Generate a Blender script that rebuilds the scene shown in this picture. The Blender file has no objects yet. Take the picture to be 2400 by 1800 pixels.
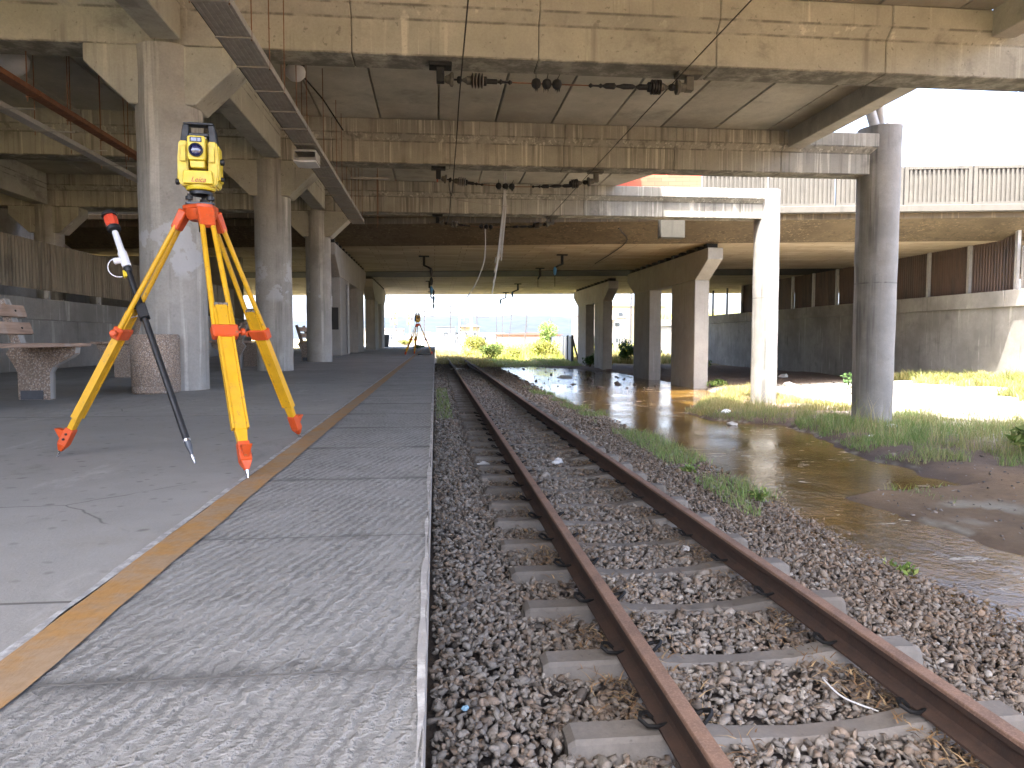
import bpy, bmesh, math, random
import numpy as np
from mathutils import Vector, Matrix
R = math.radians
random.seed(7); rng = np.random.default_rng(7)
sc = bpy.context.scene
col = sc.collection

# ------------------------------------------------------------------ camera
cd = bpy.data.cameras.new('camera'); cam = bpy.data.objects.new('camera', cd); col.objects.link(cam)
cam.location = (0, 0, 0.6); cam.rotation_euler = (R(90 - 3.473), 0, R(-5.929))
cd.sensor_width = 36; cd.lens = 25.95; cd.clip_start = 0.05; cd.clip_end = 30000
sc.camera = cam
# ------------------------------------------------------------------ sky, sun, exposure
AZ, EL = R(-30), R(68.2)                      # sun stands high, behind and a little left of the camera
SUN = Vector((math.sin(AZ) * math.cos(EL), -math.cos(AZ) * math.cos(EL), math.sin(EL)))
w = bpy.data.worlds.new('World'); sc.world = w; w.use_nodes = True
wn = w.node_tree.nodes; bg = wn['Background']
sk = wn.new('ShaderNodeTexSky'); sk.sky_type = 'NISHITA'; sk.sun_disc = False
sk.sun_elevation = EL; sk.sun_rotation = R(210); sk.dust_density = 5.0; sk.air_density = 0.55; sk.ozone_density = 0.5
w.node_tree.links.new(sk.outputs[0], bg.inputs[0]); bg.inputs[1].default_value = 0.15
sl = bpy.data.lights.new('sun', 'SUN'); sl.energy = 2.05; sl.angle = R(0.55); sl.color = (1, .965, .91)
so = bpy.data.objects.new('sun', sl); col.objects.link(so); so.location = (-20, -20, 40)
so.rotation_euler = SUN.to_track_quat('Z', 'Y').to_euler()
sc.view_settings.view_transform = 'Standard'; sc.view_settings.look = 'None'
sc.view_settings.exposure = 3.7; sc.view_settings.gamma = 1.0; sc.view_settings.use_curve_mapping = False
sc.render.engine = 'CYCLES'
cy = sc.cycles; cy.use_denoising = True; cy.denoiser = 'OPENIMAGEDENOISE'
cy.max_bounces = 10; cy.diffuse_bounces = 6; cy.glossy_bounces = 4; cy.transmission_bounces = 4; cy.volume_bounces = 0
cy.sample_clamp_indirect = 6; cy.caustics_reflective = False; cy.caustics_refractive = False

# ------------------------------------------------------------------ material helpers
class Mat:
    def __init__(s, name):
        s.m = bpy.data.materials.new(name); s.m.use_nodes = True
        s.nt = s.m.node_tree; s.b = s.nt.nodes['Principled BSDF']
    def link(s, a, b): s.nt.links.new(a, b)
    def put(s, sock, v):
        if v is None: return
        if isinstance(v, bpy.types.NodeSocket): s.link(v, sock)
        elif isinstance(v, (tuple, list)): sock.default_value = (*v, 1) if (len(v) == 3 and sock.type == 'RGBA') else v
        else: sock.default_value = v
    def node(s, t, **kw):
        n = s.nt.nodes.new('ShaderNode' + t)
        for k, v in kw.items(): setattr(n, k, v)
        return n
    def pos(s): return s.node('NewGeometry').outputs['Position']
    def obj(s): return s.node('TexCoord').outputs['Object']
    def vm(s, v, k):
        n = s.node('VectorMath', operation='MULTIPLY'); s.put(n.inputs[0], v); n.inputs[1].default_value = k; return n.outputs[0]
    def noise(s, v, scale, det=5, rough=.6, dist=0):
        n = s.node('TexNoise'); s.put(n.inputs['Vector'], v)
        n.inputs['Scale'].default_value = scale; n.inputs['Detail'].default_value = det
        n.inputs['Roughness'].default_value = rough; n.inputs['Distortion'].default_value = dist
        return n.outputs['Fac']
    def vor(s, v, scale, feat='F1', out='Distance', dim='3D'):
        n = s.node('TexVoronoi', feature=feat); n.voronoi_dimensions = dim; s.put(n.inputs['Vector'], v); n.inputs['Scale'].default_value = scale
        return n.outputs[out]
    def ramp(s, f, a, b, lo=0., hi=1.):
        n = s.node('MapRange'); s.put(n.inputs[0], f)
        for i, x in enumerate((a, b, lo, hi)): n.inputs[1 + i].default_value = x
        n.interpolation_type = 'SMOOTHSTEP'
        return n.outputs[0]
    def math(s, op, a, b=0.):
        n = s.node('Math', operation=op); s.put(n.inputs[0], a); s.put(n.inputs[1], b); return n.outputs[0]
    def mix(s, f, a, b, mode='MIX'):
        n = s.node('MixRGB', blend_type=mode); s.put(n.inputs[0], f); s.put(n.inputs[1], a); s.put(n.inputs[2], b); return n.outputs[0]
    def attr(s, name, out='Color'):
        n = s.node('Attribute'); n.attribute_name = name; return n.outputs[out]
    def bump(s, h, strength=.3, dist=.02, prev=None):
        n = s.node('Bump'); s.put(n.inputs['Height'], h); n.inputs['Strength'].default_value = strength
        n.inputs['Distance'].default_value = dist
        if prev is not None: s.link(prev, n.inputs['Normal'])
        return n.outputs[0]
    def set(s, color=None, rough=None, normal=None, **kw):
        s.put(s.b.inputs['Base Color'], color); s.put(s.b.inputs['Roughness'], rough)
        if normal is not None: s.link(normal, s.b.inputs['Normal'])
        for k, v in kw.items(): s.put(s.b.inputs[k.replace('_', ' ')], v)
        return s.m
def mul(c, k): return tuple(min(1, x * k) for x in c)

def concrete(name, c, dark=.5, blot=.7, streak=.6, light=.5, scale=1., bump=.25, tint=None, rough=.9, streak_z=.2, pits=.25, dens=0., sf=1., rnd=0., paper=False, arris=(), soot=0.):
    m = Mat(name); p = m.pos()
    big = m.ramp(m.noise(p, .55 * scale, 6, .62), .38, .68)
    mid = m.ramp(m.noise(p, 2.6 * scale, 7, .68), .35, .72)
    fine = m.noise(p, 38, 4, .7)
    c1 = m.mix(m.math('MULTIPLY', big, blot), c, mul(c, dark))
    if tint: c1 = m.mix(m.ramp(m.noise(p, .9, 4, .6), .55, .75, 0, .55), c1, tint)
    c1 = m.mix(m.math('MULTIPLY', mid, .5), c1, mul(c, .62))
    ps = m.vm(p, (3.0 * sf, 3.0 * sf, streak_z))
    s1 = m.math('MULTIPLY', m.ramp(m.noise(ps, 1.25, 6, .66), .53 - dens * .5, .70 - dens), m.ramp(m.noise(p, .8, 3), .40 - dens, .60 - dens))
    c1 = m.mix(m.math('MULTIPLY', s1, streak), c1, mul(c, .30))
    ps2 = m.vm(p, (6.0 * sf, 6.0 * sf, streak_z * 1.4))
    s2 = m.math('MULTIPLY', m.ramp(m.noise(ps2, 1.1, 4, .55), .58 - dens * .4, .68 - dens * .5), m.ramp(m.noise(p, .7, 4), .42 - dens, .62 - dens))
    c1 = m.mix(m.math('MULTIPLY', s2, light), c1, mul(c, 1.55))
    pit = m.math('MULTIPLY', m.ramp(m.noise(p, 16, 3, .5), .66, .74), pits)
    c1 = m.mix(pit, c1, mul(c, .3))
    c1 = m.mix(m.ramp(fine, .3, .75, 0, .34), c1, mul(c, .52))
    if paper:                                   # torn remains of pasted posters at head height
        s_ = m.node('SeparateXYZ'); m.link(p, s_.inputs[0]); z_ = s_.outputs['Z']
        band = m.math('MULTIPLY', m.ramp(z_, 1.25, 1.4), m.ramp(z_, 2.15, 1.95))
        c1 = m.mix(m.math('MULTIPLY', m.math('MULTIPLY', band, m.ramp(m.noise(p, 2.6, 6, .62), .52, .56)), .65), c1, (.50, .52, .55))
    if soot: c1 = m.mix(m.math('MULTIPLY', m.ramp(m.noise(m.vm(p, (1, 1, 1.3)), .8, 7, .7, .3), .55, .70), soot), c1, mul(c, .26))
    for za in arris:                            # dark shading lines with some grime drawn along beam arrises; column pour seam
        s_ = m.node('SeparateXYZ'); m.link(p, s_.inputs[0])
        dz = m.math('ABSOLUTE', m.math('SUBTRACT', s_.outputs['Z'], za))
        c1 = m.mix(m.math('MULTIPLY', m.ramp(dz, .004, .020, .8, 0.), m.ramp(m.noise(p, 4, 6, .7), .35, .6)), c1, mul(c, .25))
    if rnd:
        oi = m.node('ObjectInfo').outputs['Random']; c1 = m.mix(m.math('MULTIPLY', oi, rnd), c1, m.mix(1., c1, (.55, .52, .48), 'MULTIPLY'))
    h = m.math('ADD', m.math('MULTIPLY', m.noise(p, 9, 6, .7), .6), m.math('MULTIPLY', fine, .4))
    return m.set(c1, rough, m.bump(h, bump, .02))

def plain(name, c, rough=.5, metal=0., var=.25, scale=14., bump=.0, scuff=0., **kw):
    m = Mat(name); p = m.obj()
    n = m.ramp(m.noise(p, scale, 5, .65), .35, .7)
    c1 = m.mix(m.math('MULTIPLY', n, var), c, mul(c, .5))
    if scuff:                                   # rubbed dirt and small chips
        c1 = m.mix(m.math('MULTIPLY', m.ramp(m.noise(p, 42, 6, .75), .58, .68), scuff), c1, (.16, .12, .07))
        c1 = m.mix(m.math('MULTIPLY', m.ramp(m.noise(m.vm(p, (1, 1, .25)), 8, 7, .7), .55, .72), scuff * .8), c1, mul(c, .35))
    r = m.ramp(m.noise(p, scale * 1.7, 3), .3, .7, max(.03, rough - .1), min(1, rough + .12))
    return m.set(c1, r, m.bump(m.noise(p, scale * 4, 4), bump, .01) if bump else None, Metallic=metal, **kw)

def attr_mat(name, rough=.8, bump=0., trans=False, var=.0):
    m = Mat(name); c = m.attr('col')
    if var: c = m.mix(m.ramp(m.noise(m.pos(), 60, 4, .7), .3, .75, 0, var), c, m.mix(1., c, (.45, .43, .40), 'MULTIPLY'))
    mat = m.set(c, rough, m.bump(m.noise(m.pos(), 70, 3), bump, .01) if bump else None)
    if trans:
        t = m.node('BsdfTranslucent'); m.link(c, t.inputs[0])
        a = m.node('MixShader'); a.inputs[0].default_value = .35
        m.link(m.b.outputs[0], a.inputs[1]); m.link(t.outputs[0], a.inputs[2])
        m.link(a.outputs[0], m.nt.nodes['Material Output'].inputs[0])
    return mat

# ------------------------------------------------------------------ mesh helpers
class MB:
    def __init__(s): s.v = []; s.f = []; s.mi = []
    def add(s, vs, fs, mi=0):
        o = len(s.v); s.v += [tuple(v) for v in vs]; s.f += [tuple(i + o for i in f) for f in fs]; s.mi += [mi] * len(fs); return s
    def box(s, x0, x1, y0, y1, z0, z1, mi=0):
        return s.add([(x, y, z) for z in (z0, z1) for y in (y0, y1) for x in (x0, x1)],
                     [(0, 2, 3, 1), (4, 5, 7, 6), (0, 1, 5, 4), (2, 6, 7, 3), (0, 4, 6, 2), (1, 3, 7, 5)], mi)
    def obox(s, p0, p1, u, n, w0, h0, w1=None, h1=None, mi=0):
        w1 = w0 if w1 is None else w1; h1 = h0 if h1 is None else h1
        p0, p1, u, n = map(Vector, (p0, p1, u, n)); vs = []
        for p, w_, h_ in ((p0, w0, h0), (p1, w1, h1)):
            for b in (-1, 1):
                for a in (-1, 1): vs.append(p + u * (a * w_ / 2) + n * (b * h_ / 2))
        return s.add(vs, [(0, 2, 3, 1), (4, 5, 7, 6), (0, 1, 5, 4), (2, 6, 7, 3), (0, 4, 6, 2), (1, 3, 7, 5)], mi)
    def prism(s, pts, axis, lo, hi, mi=0, side=None):
        n = len(pts); vs = []
        for h in (lo, hi):
            for a, b in pts: vs.append({'x': (h, a, b), 'y': (a, h, b), 'z': (a, b, h)}[axis])
        s.add(vs, [tuple(range(n))[::-1], tuple(range(n, 2 * n))], mi)
        o = len(s.v) - 2 * n; sd = mi if side is None else side
        for i in range(n):
            j = (i + 1) % n; s.f.append((o + i, o + j, o + n + j, o + n + i)); s.mi.append(sd)
        return s
    def cyl(s, p0, p1, r0, r1=None, n=16, caps=True, mi=0):
        r1 = r0 if r1 is None else r1; p0, p1 = Vector(p0), Vector(p1); d = (p1 - p0).normalized()
        u = d.orthogonal().normalized(); v = d.cross(u); vs = []
        for p, r in ((p0, r0), (p1, r1)):
            for i in range(n):
                a = 2 * math.pi * i / n; vs.append(p + u * (math.cos(a) * r) + v * (math.sin(a) * r))
        fs = [(i, (i + 1) % n, n + (i + 1) % n, n + i) for i in range(n)]
        if caps: fs += [tuple(range(n))[::-1], tuple(range(n, 2 * n))]
        return s.add(vs, fs, mi)
    def tube(s, pts, r, n=6, mi=0):
        pts = [Vector(p) for p in pts]; vs = []; u = None
        for i, p in enumerate(pts):
            d = (pts[min(i + 1, len(pts) - 1)] - pts[max(i - 1, 0)]).normalized()
            u = (d.orthogonal() if u is None else (u - d * u.dot(d))).normalized(); v = d.cross(u)
            rr = r[i] if isinstance(r, (list, tuple)) else r
            for k in range(n):
                a = 2 * math.pi * k / n; vs.append(p + u * (math.cos(a) * rr) + v * (math.sin(a) * rr))
        fs = [(i * n + k, i * n + (k + 1) % n, (i + 1) * n + (k + 1) % n, (i + 1) * n + k) for i in range(len(pts) - 1) for k in range(n)]
        fs += [tuple(range(n))[::-1], tuple(range((len(pts) - 1) * n, len(pts) * n))]
        return s.add(vs, fs, mi)
    def lathe(s, prof, o=(0, 0, 0), d=(0, 0, 1), n=24, mi=0, caps=True):
        o = Vector(o); d = Vector(d).normalized(); u = d.orthogonal().normalized(); v = d.cross(u); vs = []
        for r, h in prof:
            for k in range(n):
                a = 2 * math.pi * k / n; vs.append(o + d * h + u * (math.cos(a) * r) + v * (math.sin(a) * r))
        m = len(prof)
        fs = [(i * n + k, i * n + (k + 1) % n, (i + 1) * n + (k + 1) % n, (i + 1) * n + k) for i in range(m - 1) for k in range(n)]
        if caps: fs += [tuple(range(n))[::-1], tuple(range((m - 1) * n, m * n))]
        return s.add(vs, fs, mi)
    def mesh(s, name, mats, smooth=False, bevel=0., bseg=1):
        me = bpy.data.meshes.new(name); me.from_pydata(s.v, [], s.f)
        for m in (mats if isinstance(mats, (list, tuple)) else [mats]): me.materials.append(m)
        me.polygons.foreach_set('material_index', s.mi)
        bm = bmesh.new(); bm.from_mesh(me)
        if bevel:
            es = [e for e in bm.edges if len(e.link_faces) == 2 and e.calc_face_angle(0) > .5]
            bmesh.ops.bevel(bm, geom=es, offset=bevel, segments=bseg, affect='EDGES', clamp_overlap=True)
        bmesh.ops.recalc_face_normals(bm, faces=bm.faces)
        bm.to_mesh(me); bm.free()
        if smooth:
            me.polygons.foreach_set('use_smooth', [True] * len(me.polygons)); me.set_sharp_from_angle(angle=R(38))
        me.update(); return me
    def build(s, name, mats, parent=None, **kw):
        o = bpy.data.objects.new(name, s.mesh(name, mats, **kw)); col.objects.link(o)
        if parent is not None: o.parent = parent
        return o

def npmesh(name, v, f, mat, cols=None, smooth=False):
    v = np.asarray(v, np.float32); f = np.asarray(f, np.int32); k = f.shape[1]
    me = bpy.data.meshes.new(name); me.vertices.add(len(v)); me.vertices.foreach_set('co', v.ravel())
    me.loops.add(f.size); me.loops.foreach_set('vertex_index', f.ravel())
    me.polygons.add(len(f)); me.polygons.foreach_set('loop_start', np.arange(0, f.size, k, dtype=np.int32))
    me.polygons.foreach_set('loop_total', np.full(len(f), k, np.int32))
    if smooth: me.polygons.foreach_set('use_smooth', np.ones(len(f), bool))
    me.update(calc_edges=True); me.validate()
    if cols is not None:
        a = me.attributes.new('col', 'FLOAT_COLOR', 'POINT')
        c4 = np.ones((len(v), 4), np.float32); c4[:, :3] = cols; a.data.foreach_set('color', c4.ravel())
    me.materials.append(mat)
    o = bpy.data.objects.new(name, me); col.objects.link(o); return o

def tag(o, label=None, cat=None, group=None, kind=None):
    if label: o['label'] = label
    if cat: o['category'] = cat
    if group: o['group'] = group
    if kind: o['kind'] = kind
    return o
def thing(name, label, cat, loc=(0, 0, 0), rz=0., group=None):
    e = bpy.data.objects.new(name, None); col.objects.link(e); e.location = loc; e.rotation_euler[2] = rz
    e.empty_display_size = .1
    return tag(e, label, cat, group)
def struct(o): o['kind'] = 'structure'; return o
def dup(root, loc, rz=None, label=None):
    r = root.copy(); col.objects.link(r); r.location = loc
    if rz is not None: r.rotation_euler[2] = rz
    if label: r['label'] = label
    for ch in list(root.children):
        c = ch.copy(); col.objects.link(c); c.parent = r
        for g in ch.children:
            d = g.copy(); col.objects.link(d); d.parent = c
    return r
def inst(o, parent, loc, rot=None):
    c = o.copy(); col.objects.link(c); c.parent = parent; c.location = loc
    if rot is not None: c.rotation_euler = rot
    return c
def text(body, size, mat, parent, loc, rot, shear=0., ext=.0008, name='lettering', offset=0.):
    cu = bpy.data.curves.new(name, 'FONT'); cu.body = body; cu.size = size; cu.shear = shear; cu.extrude = ext
    cu.align_x = 'CENTER'; cu.align_y = 'CENTER'; cu.offset = offset
    t = bpy.data.objects.new(name, cu); col.objects.link(t)
    bpy.context.view_layer.update()
    me = bpy.data.meshes.new_from_object(t.evaluated_get(bpy.context.evaluated_depsgraph_get()))
    bpy.data.objects.remove(t); me.materials.clear(); me.materials.append(mat)
    o = bpy.data.objects.new(name, me); col.objects.link(o); o.parent = parent; o.location = loc; o.rotation_euler = rot
    return o
def sstep(a, b, x): t = np.clip((x - a) / (b - a), 0, 1); return t * t * (3 - 2 * t)
def vnoise(x, y, s, seed=0):
    """smooth value noise, numpy"""
    x = np.asarray(x, float) * s; y = np.asarray(y, float) * s
    xi = np.floor(x).astype(np.int64); yi = np.floor(y).astype(np.int64); fx = x - xi; fy = y - yi
    def h(a, b):
        n = (a * 374761393 + b * 668265263 + seed * 974634777) & 0xffffffff
        n = ((n ^ (n >> 13)) * 1274126177) & 0xffffffff
        return ((n ^ (n >> 16)) & 0xffff) / 65535.
    u = fx * fx * (3 - 2 * fx); v = fy * fy * (3 - 2 * fy)
    return (h(xi, yi) * (1 - u) + h(xi + 1, yi) * u) * (1 - v) + (h(xi, yi + 1) * (1 - u) + h(xi + 1, yi + 1) * u) * v
def fbm(x, y, s, o=4, seed=0): return sum(vnoise(x, y, s * 2 ** i, seed + i) * .5 ** i for i in range(o)) / sum(.5 ** i for i in range(o))


# ------------------------------------------------------------------ materials
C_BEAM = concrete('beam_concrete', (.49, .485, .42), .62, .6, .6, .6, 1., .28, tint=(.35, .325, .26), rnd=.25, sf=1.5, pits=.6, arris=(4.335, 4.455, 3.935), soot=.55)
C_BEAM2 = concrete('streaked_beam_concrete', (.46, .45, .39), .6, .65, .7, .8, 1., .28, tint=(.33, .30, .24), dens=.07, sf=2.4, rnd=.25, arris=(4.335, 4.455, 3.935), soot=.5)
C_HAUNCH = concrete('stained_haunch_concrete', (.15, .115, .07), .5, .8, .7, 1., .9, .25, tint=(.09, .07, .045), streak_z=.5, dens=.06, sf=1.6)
C_SOF = concrete('soffit_concrete', (.62, .605, .53), .55, .8, .2, .15, 1.1, .2, tint=(.40, .32, .21), soot=.45, streak_z=1., rnd=.55)
C_COL = concrete('column_concrete', (.43, .42, .39), .6, .7, .85, .7, 1.3, .25, tint=(.36, .335, .28), streak_z=.14, paper=True, dens=.03, soot=.3)
C_RCOL = concrete('outer_column_concrete', (.34, .332, .31), .5, .7, .9, .5, 1.2, .35, tint=(.22, .185, .14), streak_z=.12, dens=.05, soot=.35, arris=(1.75,))
C_WALL = concrete('wall_concrete', (.38, .367, .335), .5, .9, .6, .75, .9, .35, tint=(.25, .23, .195), soot=.4)
C_BRIDGE = concrete('bridge_concrete', (.30, .265, .205), .58, .8, .5, .6, .8, .2, tint=(.24, .18, .10), streak_z=.3)
C_PIER = concrete('pier_concrete', (.37, .352, .322), .7, .6, .45, .25, .8, .18, tint=(.31, .26, .20))
C_PARA = concrete('parapet_concrete', (.105, .099, .084), .7, .5, .5, .3, 1.2, .3)
C_SLEEP = concrete('sleeper_concrete', (.265, .242, .21), .55, .8, .15, .1, 3., .4, tint=(.17, .12, .08), streak_z=1., rnd=.6, pits=.6)
M_MORTAR = plain('joint_mortar', (.10, .097, .09), .95)
M_DARK = plain('dark_recess', (.03, .028, .026), .9)

def platform_mat(name, c, ridges):
    m = Mat(name); p = m.pos()
    big = m.ramp(m.noise(p, .7, 6, .65), .35, .7); mid = m.ramp(m.noise(p, 5, 7, .7), .35, .7)
    fine = m.noise(p, 120, 4, .75)
    k = m.mix(m.math('MULTIPLY', big, .6), c, mul(c, .58)); k = m.mix(m.math('MULTIPLY', mid, .4), k, mul(c, .66)); k = m.mix(m.ramp(m.noise(p, 1.6, 5, .7), .55, .72, 0, .4), k, (c[0] * .8, c[1] * .72, c[2] * .6))
    k = m.mix(m.ramp(fine, .35, .7, 0, .35), k, mul(c, 1.25))
    wp = m.node('VectorMath', operation='ADD'); m.put(wp.inputs[0], p)
    nz = m.node('TexNoise'); nz.inputs['Scale'].default_value = 9; m.put(nz.inputs['Vector'], p)
    sc_ = m.node('VectorMath', operation='SCALE'); m.link(nz.outputs['Color'], sc_.inputs[0]); sc_.inputs['Scale'].default_value = .05
    m.link(sc_.outputs[0], wp.inputs[1])
    gum = m.vor(wp.outputs[0], 3.6, dim='2D')
    k = m.mix(m.math('MULTIPLY', m.ramp(gum, .03, .085, .7, 0.), m.ramp(m.noise(p, 3, 2), .42, .56)), k, mul(c, .28))
    gum2 = m.vor(wp.outputs[0], 8., dim='2D')
    k = m.mix(m.math('MULTIPLY', m.ramp(gum2, .05, .14, .6, 0.), m.ramp(m.noise(p, 2.1, 2), .44, .6)), k, mul(c, .4))
    k = m.mix(m.math('MULTIPLY', m.ramp(m.noise(m.vm(p, (1.1, .5, 1)), 1.7, 7, .72, .5), .56, .70), .55), k, mul(c, .42))
    oi = m.node('ObjectInfo').outputs['Random']; k = m.mix(m.math('MULTIPLY', oi, .3), k, mul(c, .62))
    n = None
    if ridges:
        q = m.node('Mapping'); m.put(q.inputs['Vector'], p); q.inputs['Rotation'].default_value = (0, 0, R(16)); q.inputs['Scale'].default_value = (1, 1, 1)
        wv = m.node('TexWave', wave_type='BANDS', bands_direction='X'); m.link(q.outputs[0], wv.inputs['Vector'])
        wv.inputs['Scale'].default_value = 9.5; wv.inputs['Distortion'].default_value = 5.5; wv.inputs['Detail'].default_value = 4
        wv.inputs['Detail Scale'].default_value = 2.2; wv.inputs['Detail Roughness'].default_value = .72
        amp = m.math('MULTIPLY', m.math('POWER', wv.outputs['Fac'], 2.0), m.ramp(m.noise(p, 6, 5, .7), .33, .62, .15, 1.))
        h = m.math('ADD', amp, m.math('MULTIPLY', m.noise(p, 60, 6, .75), 1.1))
        n = m.bump(h, .85, .011)
        k = m.mix(m.ramp(amp, .25, .8, 0, .4), k, mul(c, 1.4)); k = m.mix(m.math('MULTIPLY', m.ramp(wv.outputs['Fac'], .04, .34, .75, 0.), m.ramp(m.noise(p, 5, 5, .7), .36, .6)), k, mul(c, .42))
        j = m.node('TexCoord').outputs['Object']; s = m.node('SeparateXYZ'); m.link(j, s.inputs[0])
        e = m.ramp(m.math('ADD', m.math('ABSOLUTE', s.outputs['Y']), m.math('MULTIPLY', m.noise(p, 7, 5, .7), .10)), .455, .52, 0, .8)
        k = m.mix(m.math('MULTIPLY', e, m.ramp(m.noise(p, 1.9, 4), .38, .6)), k, mul(c, .25))
    else:
        e2 = m.node('TexVoronoi', feature='DISTANCE_TO_EDGE'); e2.voronoi_dimensions = '2D'; m.link(wp.outputs[0], e2.inputs['Vector']); e2.inputs['Scale'].default_value = .42
        k = m.mix(m.math('MULTIPLY', m.ramp(e2.outputs['Distance'], .0, .0035, .75, 0.), m.ramp(m.noise(p, .9, 3), .50, .56)), k, mul(c, .25))
        k = m.mix(m.math('MULTIPLY', m.ramp(m.noise(p, .9, 8, .72, .8), .60, .70), .5), k, (c[0] * .42, c[1] * .40, c[2] * .36))
        k = m.mix(m.ramp(m.noise(m.vm(p, (1, .35, 1)), 2.8, 6, .7), .57, .7, 0, .45), k, mul(c, 1.35))
        n = m.bump(m.math('ADD', m.noise(p, 30, 6, .75), m.math('MULTIPLY', fine, .5)), .3, .012)
    return m.set(k, .88, n)
M_PLAT = platform_mat('platform_screed', (.268, .267, .253), False)
M_COPE = platform_mat('ridged_coping', (.245, .245, .232), True)

def worn_paint(name, c, under, wear=.5, scale=6.):
    m = Mat(name); p = m.pos()
    f = m.ramp(m.noise(p, scale, 8, .72), .5 - .15 * wear, .78 - .2 * wear)
    k = m.mix(m.math('MULTIPLY', f, .75), c, under); k = m.mix(m.ramp(m.noise(p, 40, 4, .7), .4, .7, 0, .3), k, mul(c, .5))
    wv = m.noise(m.vm(p, (60, 14, 1)), 1., 4, .7)
    return m.set(k, .75, m.bump(wv, .6, .008))
M_YLINE = worn_paint('worn_yellow_paint', (.30, .165, .052), (.24, .19, .135), .95)
M_WHITE_EDGE = worn_paint('worn_white_paint', (.46, .46, .445), (.20, .195, .185), 1.2, 15.)
M_GROOVE = worn_paint('joint_sealant', (.42, .43, .43), (.15, .15, .15), .9, 16.)

m = Mat('rusty_rail'); p = m.pos()
f = m.ramp(m.noise(p, 5, 7, .7), .35, .7); g = m.noise(p, 90, 4, .75)
k = m.mix(f, (.25, .15, .10), (.15, .092, .066)); k = m.mix(m.ramp(g, .42, .72, 0, .65), k, (.36, .24, .17))
M_RUST = m.set(k, .85, m.bump(g, .35, .004))
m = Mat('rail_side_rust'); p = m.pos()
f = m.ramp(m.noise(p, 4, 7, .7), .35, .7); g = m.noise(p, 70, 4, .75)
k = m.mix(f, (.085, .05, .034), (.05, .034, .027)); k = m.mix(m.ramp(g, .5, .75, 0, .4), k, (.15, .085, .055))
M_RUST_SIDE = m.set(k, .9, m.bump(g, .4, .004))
M_RUST_TRAY = plain('rusty_steel', (.20, .085, .04), .85, 0, .7, 9, .2)
M_STEEL = plain('galvanised_steel', (.42, .41, .39), .55, .35, .35, 8, .05)
M_TRAY = plain('dull_tray_metal', (.37, .35, .31), .7, .2, .5, 7, .1)
M_BLACKMETAL = plain('grimy_black_iron', (.007, .0065, .006), .75, .0, .4, 20, .2)
M_PORC = plain('dark_porcelain', (.014, .011, .010), .4, 0, .3, 20)
M_DISC = plain('porcelain_disc_rim', (.25, .22, .19), .4, 0, .4, 25)
M_GREYMETAL = plain('weathered_cast_iron', (.10, .092, .075), .75, .0, .5, 18, .2)

def agg():
    m = Mat('exposed_aggregate'); p = m.obj()
    v = m.vor(p, 75, 'F1', 'Color'); d = m.vor(p, 75, 'F1', 'Distance')
    s = m.node('SeparateColor'); m.link(v, s.inputs[0])
    k = m.mix(s.outputs[0], (.27, .195, .145), (.42, .335, .265)); k = m.mix(m.ramp(s.outputs[1], .75, .9), k, (.44, .40, .36))
    k = m.mix(m.ramp(d, .35, .75), k, (.19, .155, .125)); k = m.mix(m.ramp(m.noise(p, 3, 5), .45, .7, 0, .45), k, (.19, .155, .125))
    return m.set(k, .85, m.bump(m.ramp(d, .0, .7, 1, 0), .6, .006))
M_AGG = agg()
def wood():
    m = Mat('weathered_plank'); p = m.obj()
    n = m.noise(m.vm(p, (14, 1.2, 14)), 2.5, 6, .65); k = m.mix(m.ramp(n, .3, .75), (.40, .29, .22), (.24, .165, .12))
    k = m.mix(m.ramp(m.noise(p, 5, 4), .5, .7, 0, .5), k, (.42, .37, .33))
    return m.set(k, .75, m.bump(n, .3, .004))
M_WOOD = wood()
M_YEL = plain('yellow_tripod_paint', (.60, .325, .008), .45, 0, .3, 9, scuff=.8)
M_YEL2 = plain('lemon_instrument_shell', (.62, .47, .025), .4, 0, .15, 16, scuff=.25)
M_ORG = plain('orange_red_plastic', (.56, .075, .012), .45, 0, .35, 14, scuff=.75)
M_BLK = plain('black_plastic', (.006, .0065, .0075), .5, 0, .3, 25)
M_GRY = plain('dark_grey_casting', (.07, .075, .085), .45, .2, .3, 25)
M_SIL = plain('bright_steel', (.55, .55, .56), .28, .9, .2, 25)
M_WHT = plain('white_plastic', (.66, .67, .70), .45, 0, .15, 20)
M_RED = plain('red_print', (.36, .012, .01), .5)
m = Mat('lens_glass'); M_LENS = m.set((.012, .014, .07), .04, None, Coat_Weight=1.0, IOR=1.6)
m = Mat('red_prism_glass'); M_PRISM = m.set((.55, .06, .03), .08, None, Coat_Weight=1.0)
M_BLUE = plain('blue_casing', (.06, .22, .42), .45)
M_STONE = attr_mat('ballast_stone', .92, .5, var=.6)
M_GRASS = attr_mat('grass_blade', .6, trans=True)
M_LEAF = attr_mat('leaf', .55, trans=True)
M_DRY = attr_mat('dry_stalk', .85)
def corr(name, c, c2):
    m = Mat(name); p = m.pos()
    n = m.ramp(m.noise(m.vm(p, (3, 3, .35)), 1.3, 6, .65), .4, .7); k = m.mix(n, c, c2)
    k = m.mix(m.ramp(m.noise(p, 1.1, 5, .7), .5, .75, 0, .6), k, mul(c2, .6))
    return m.set(k, .5, m.bump(m.noise(p, 20, 4), .1, .01), Metallic=.35)
M_CORL = corr('pale_ribbed_sheet', (.25, .22, .165), (.13, .11, .08))
M_CORR = corr('rust_brown_ribbed_sheet', (.095, .06, .042), (.055, .04, .032))
M_CORG = corr('grey_ribbed_sheet', (.33, .31, .28), (.22, .20, .17))
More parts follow.
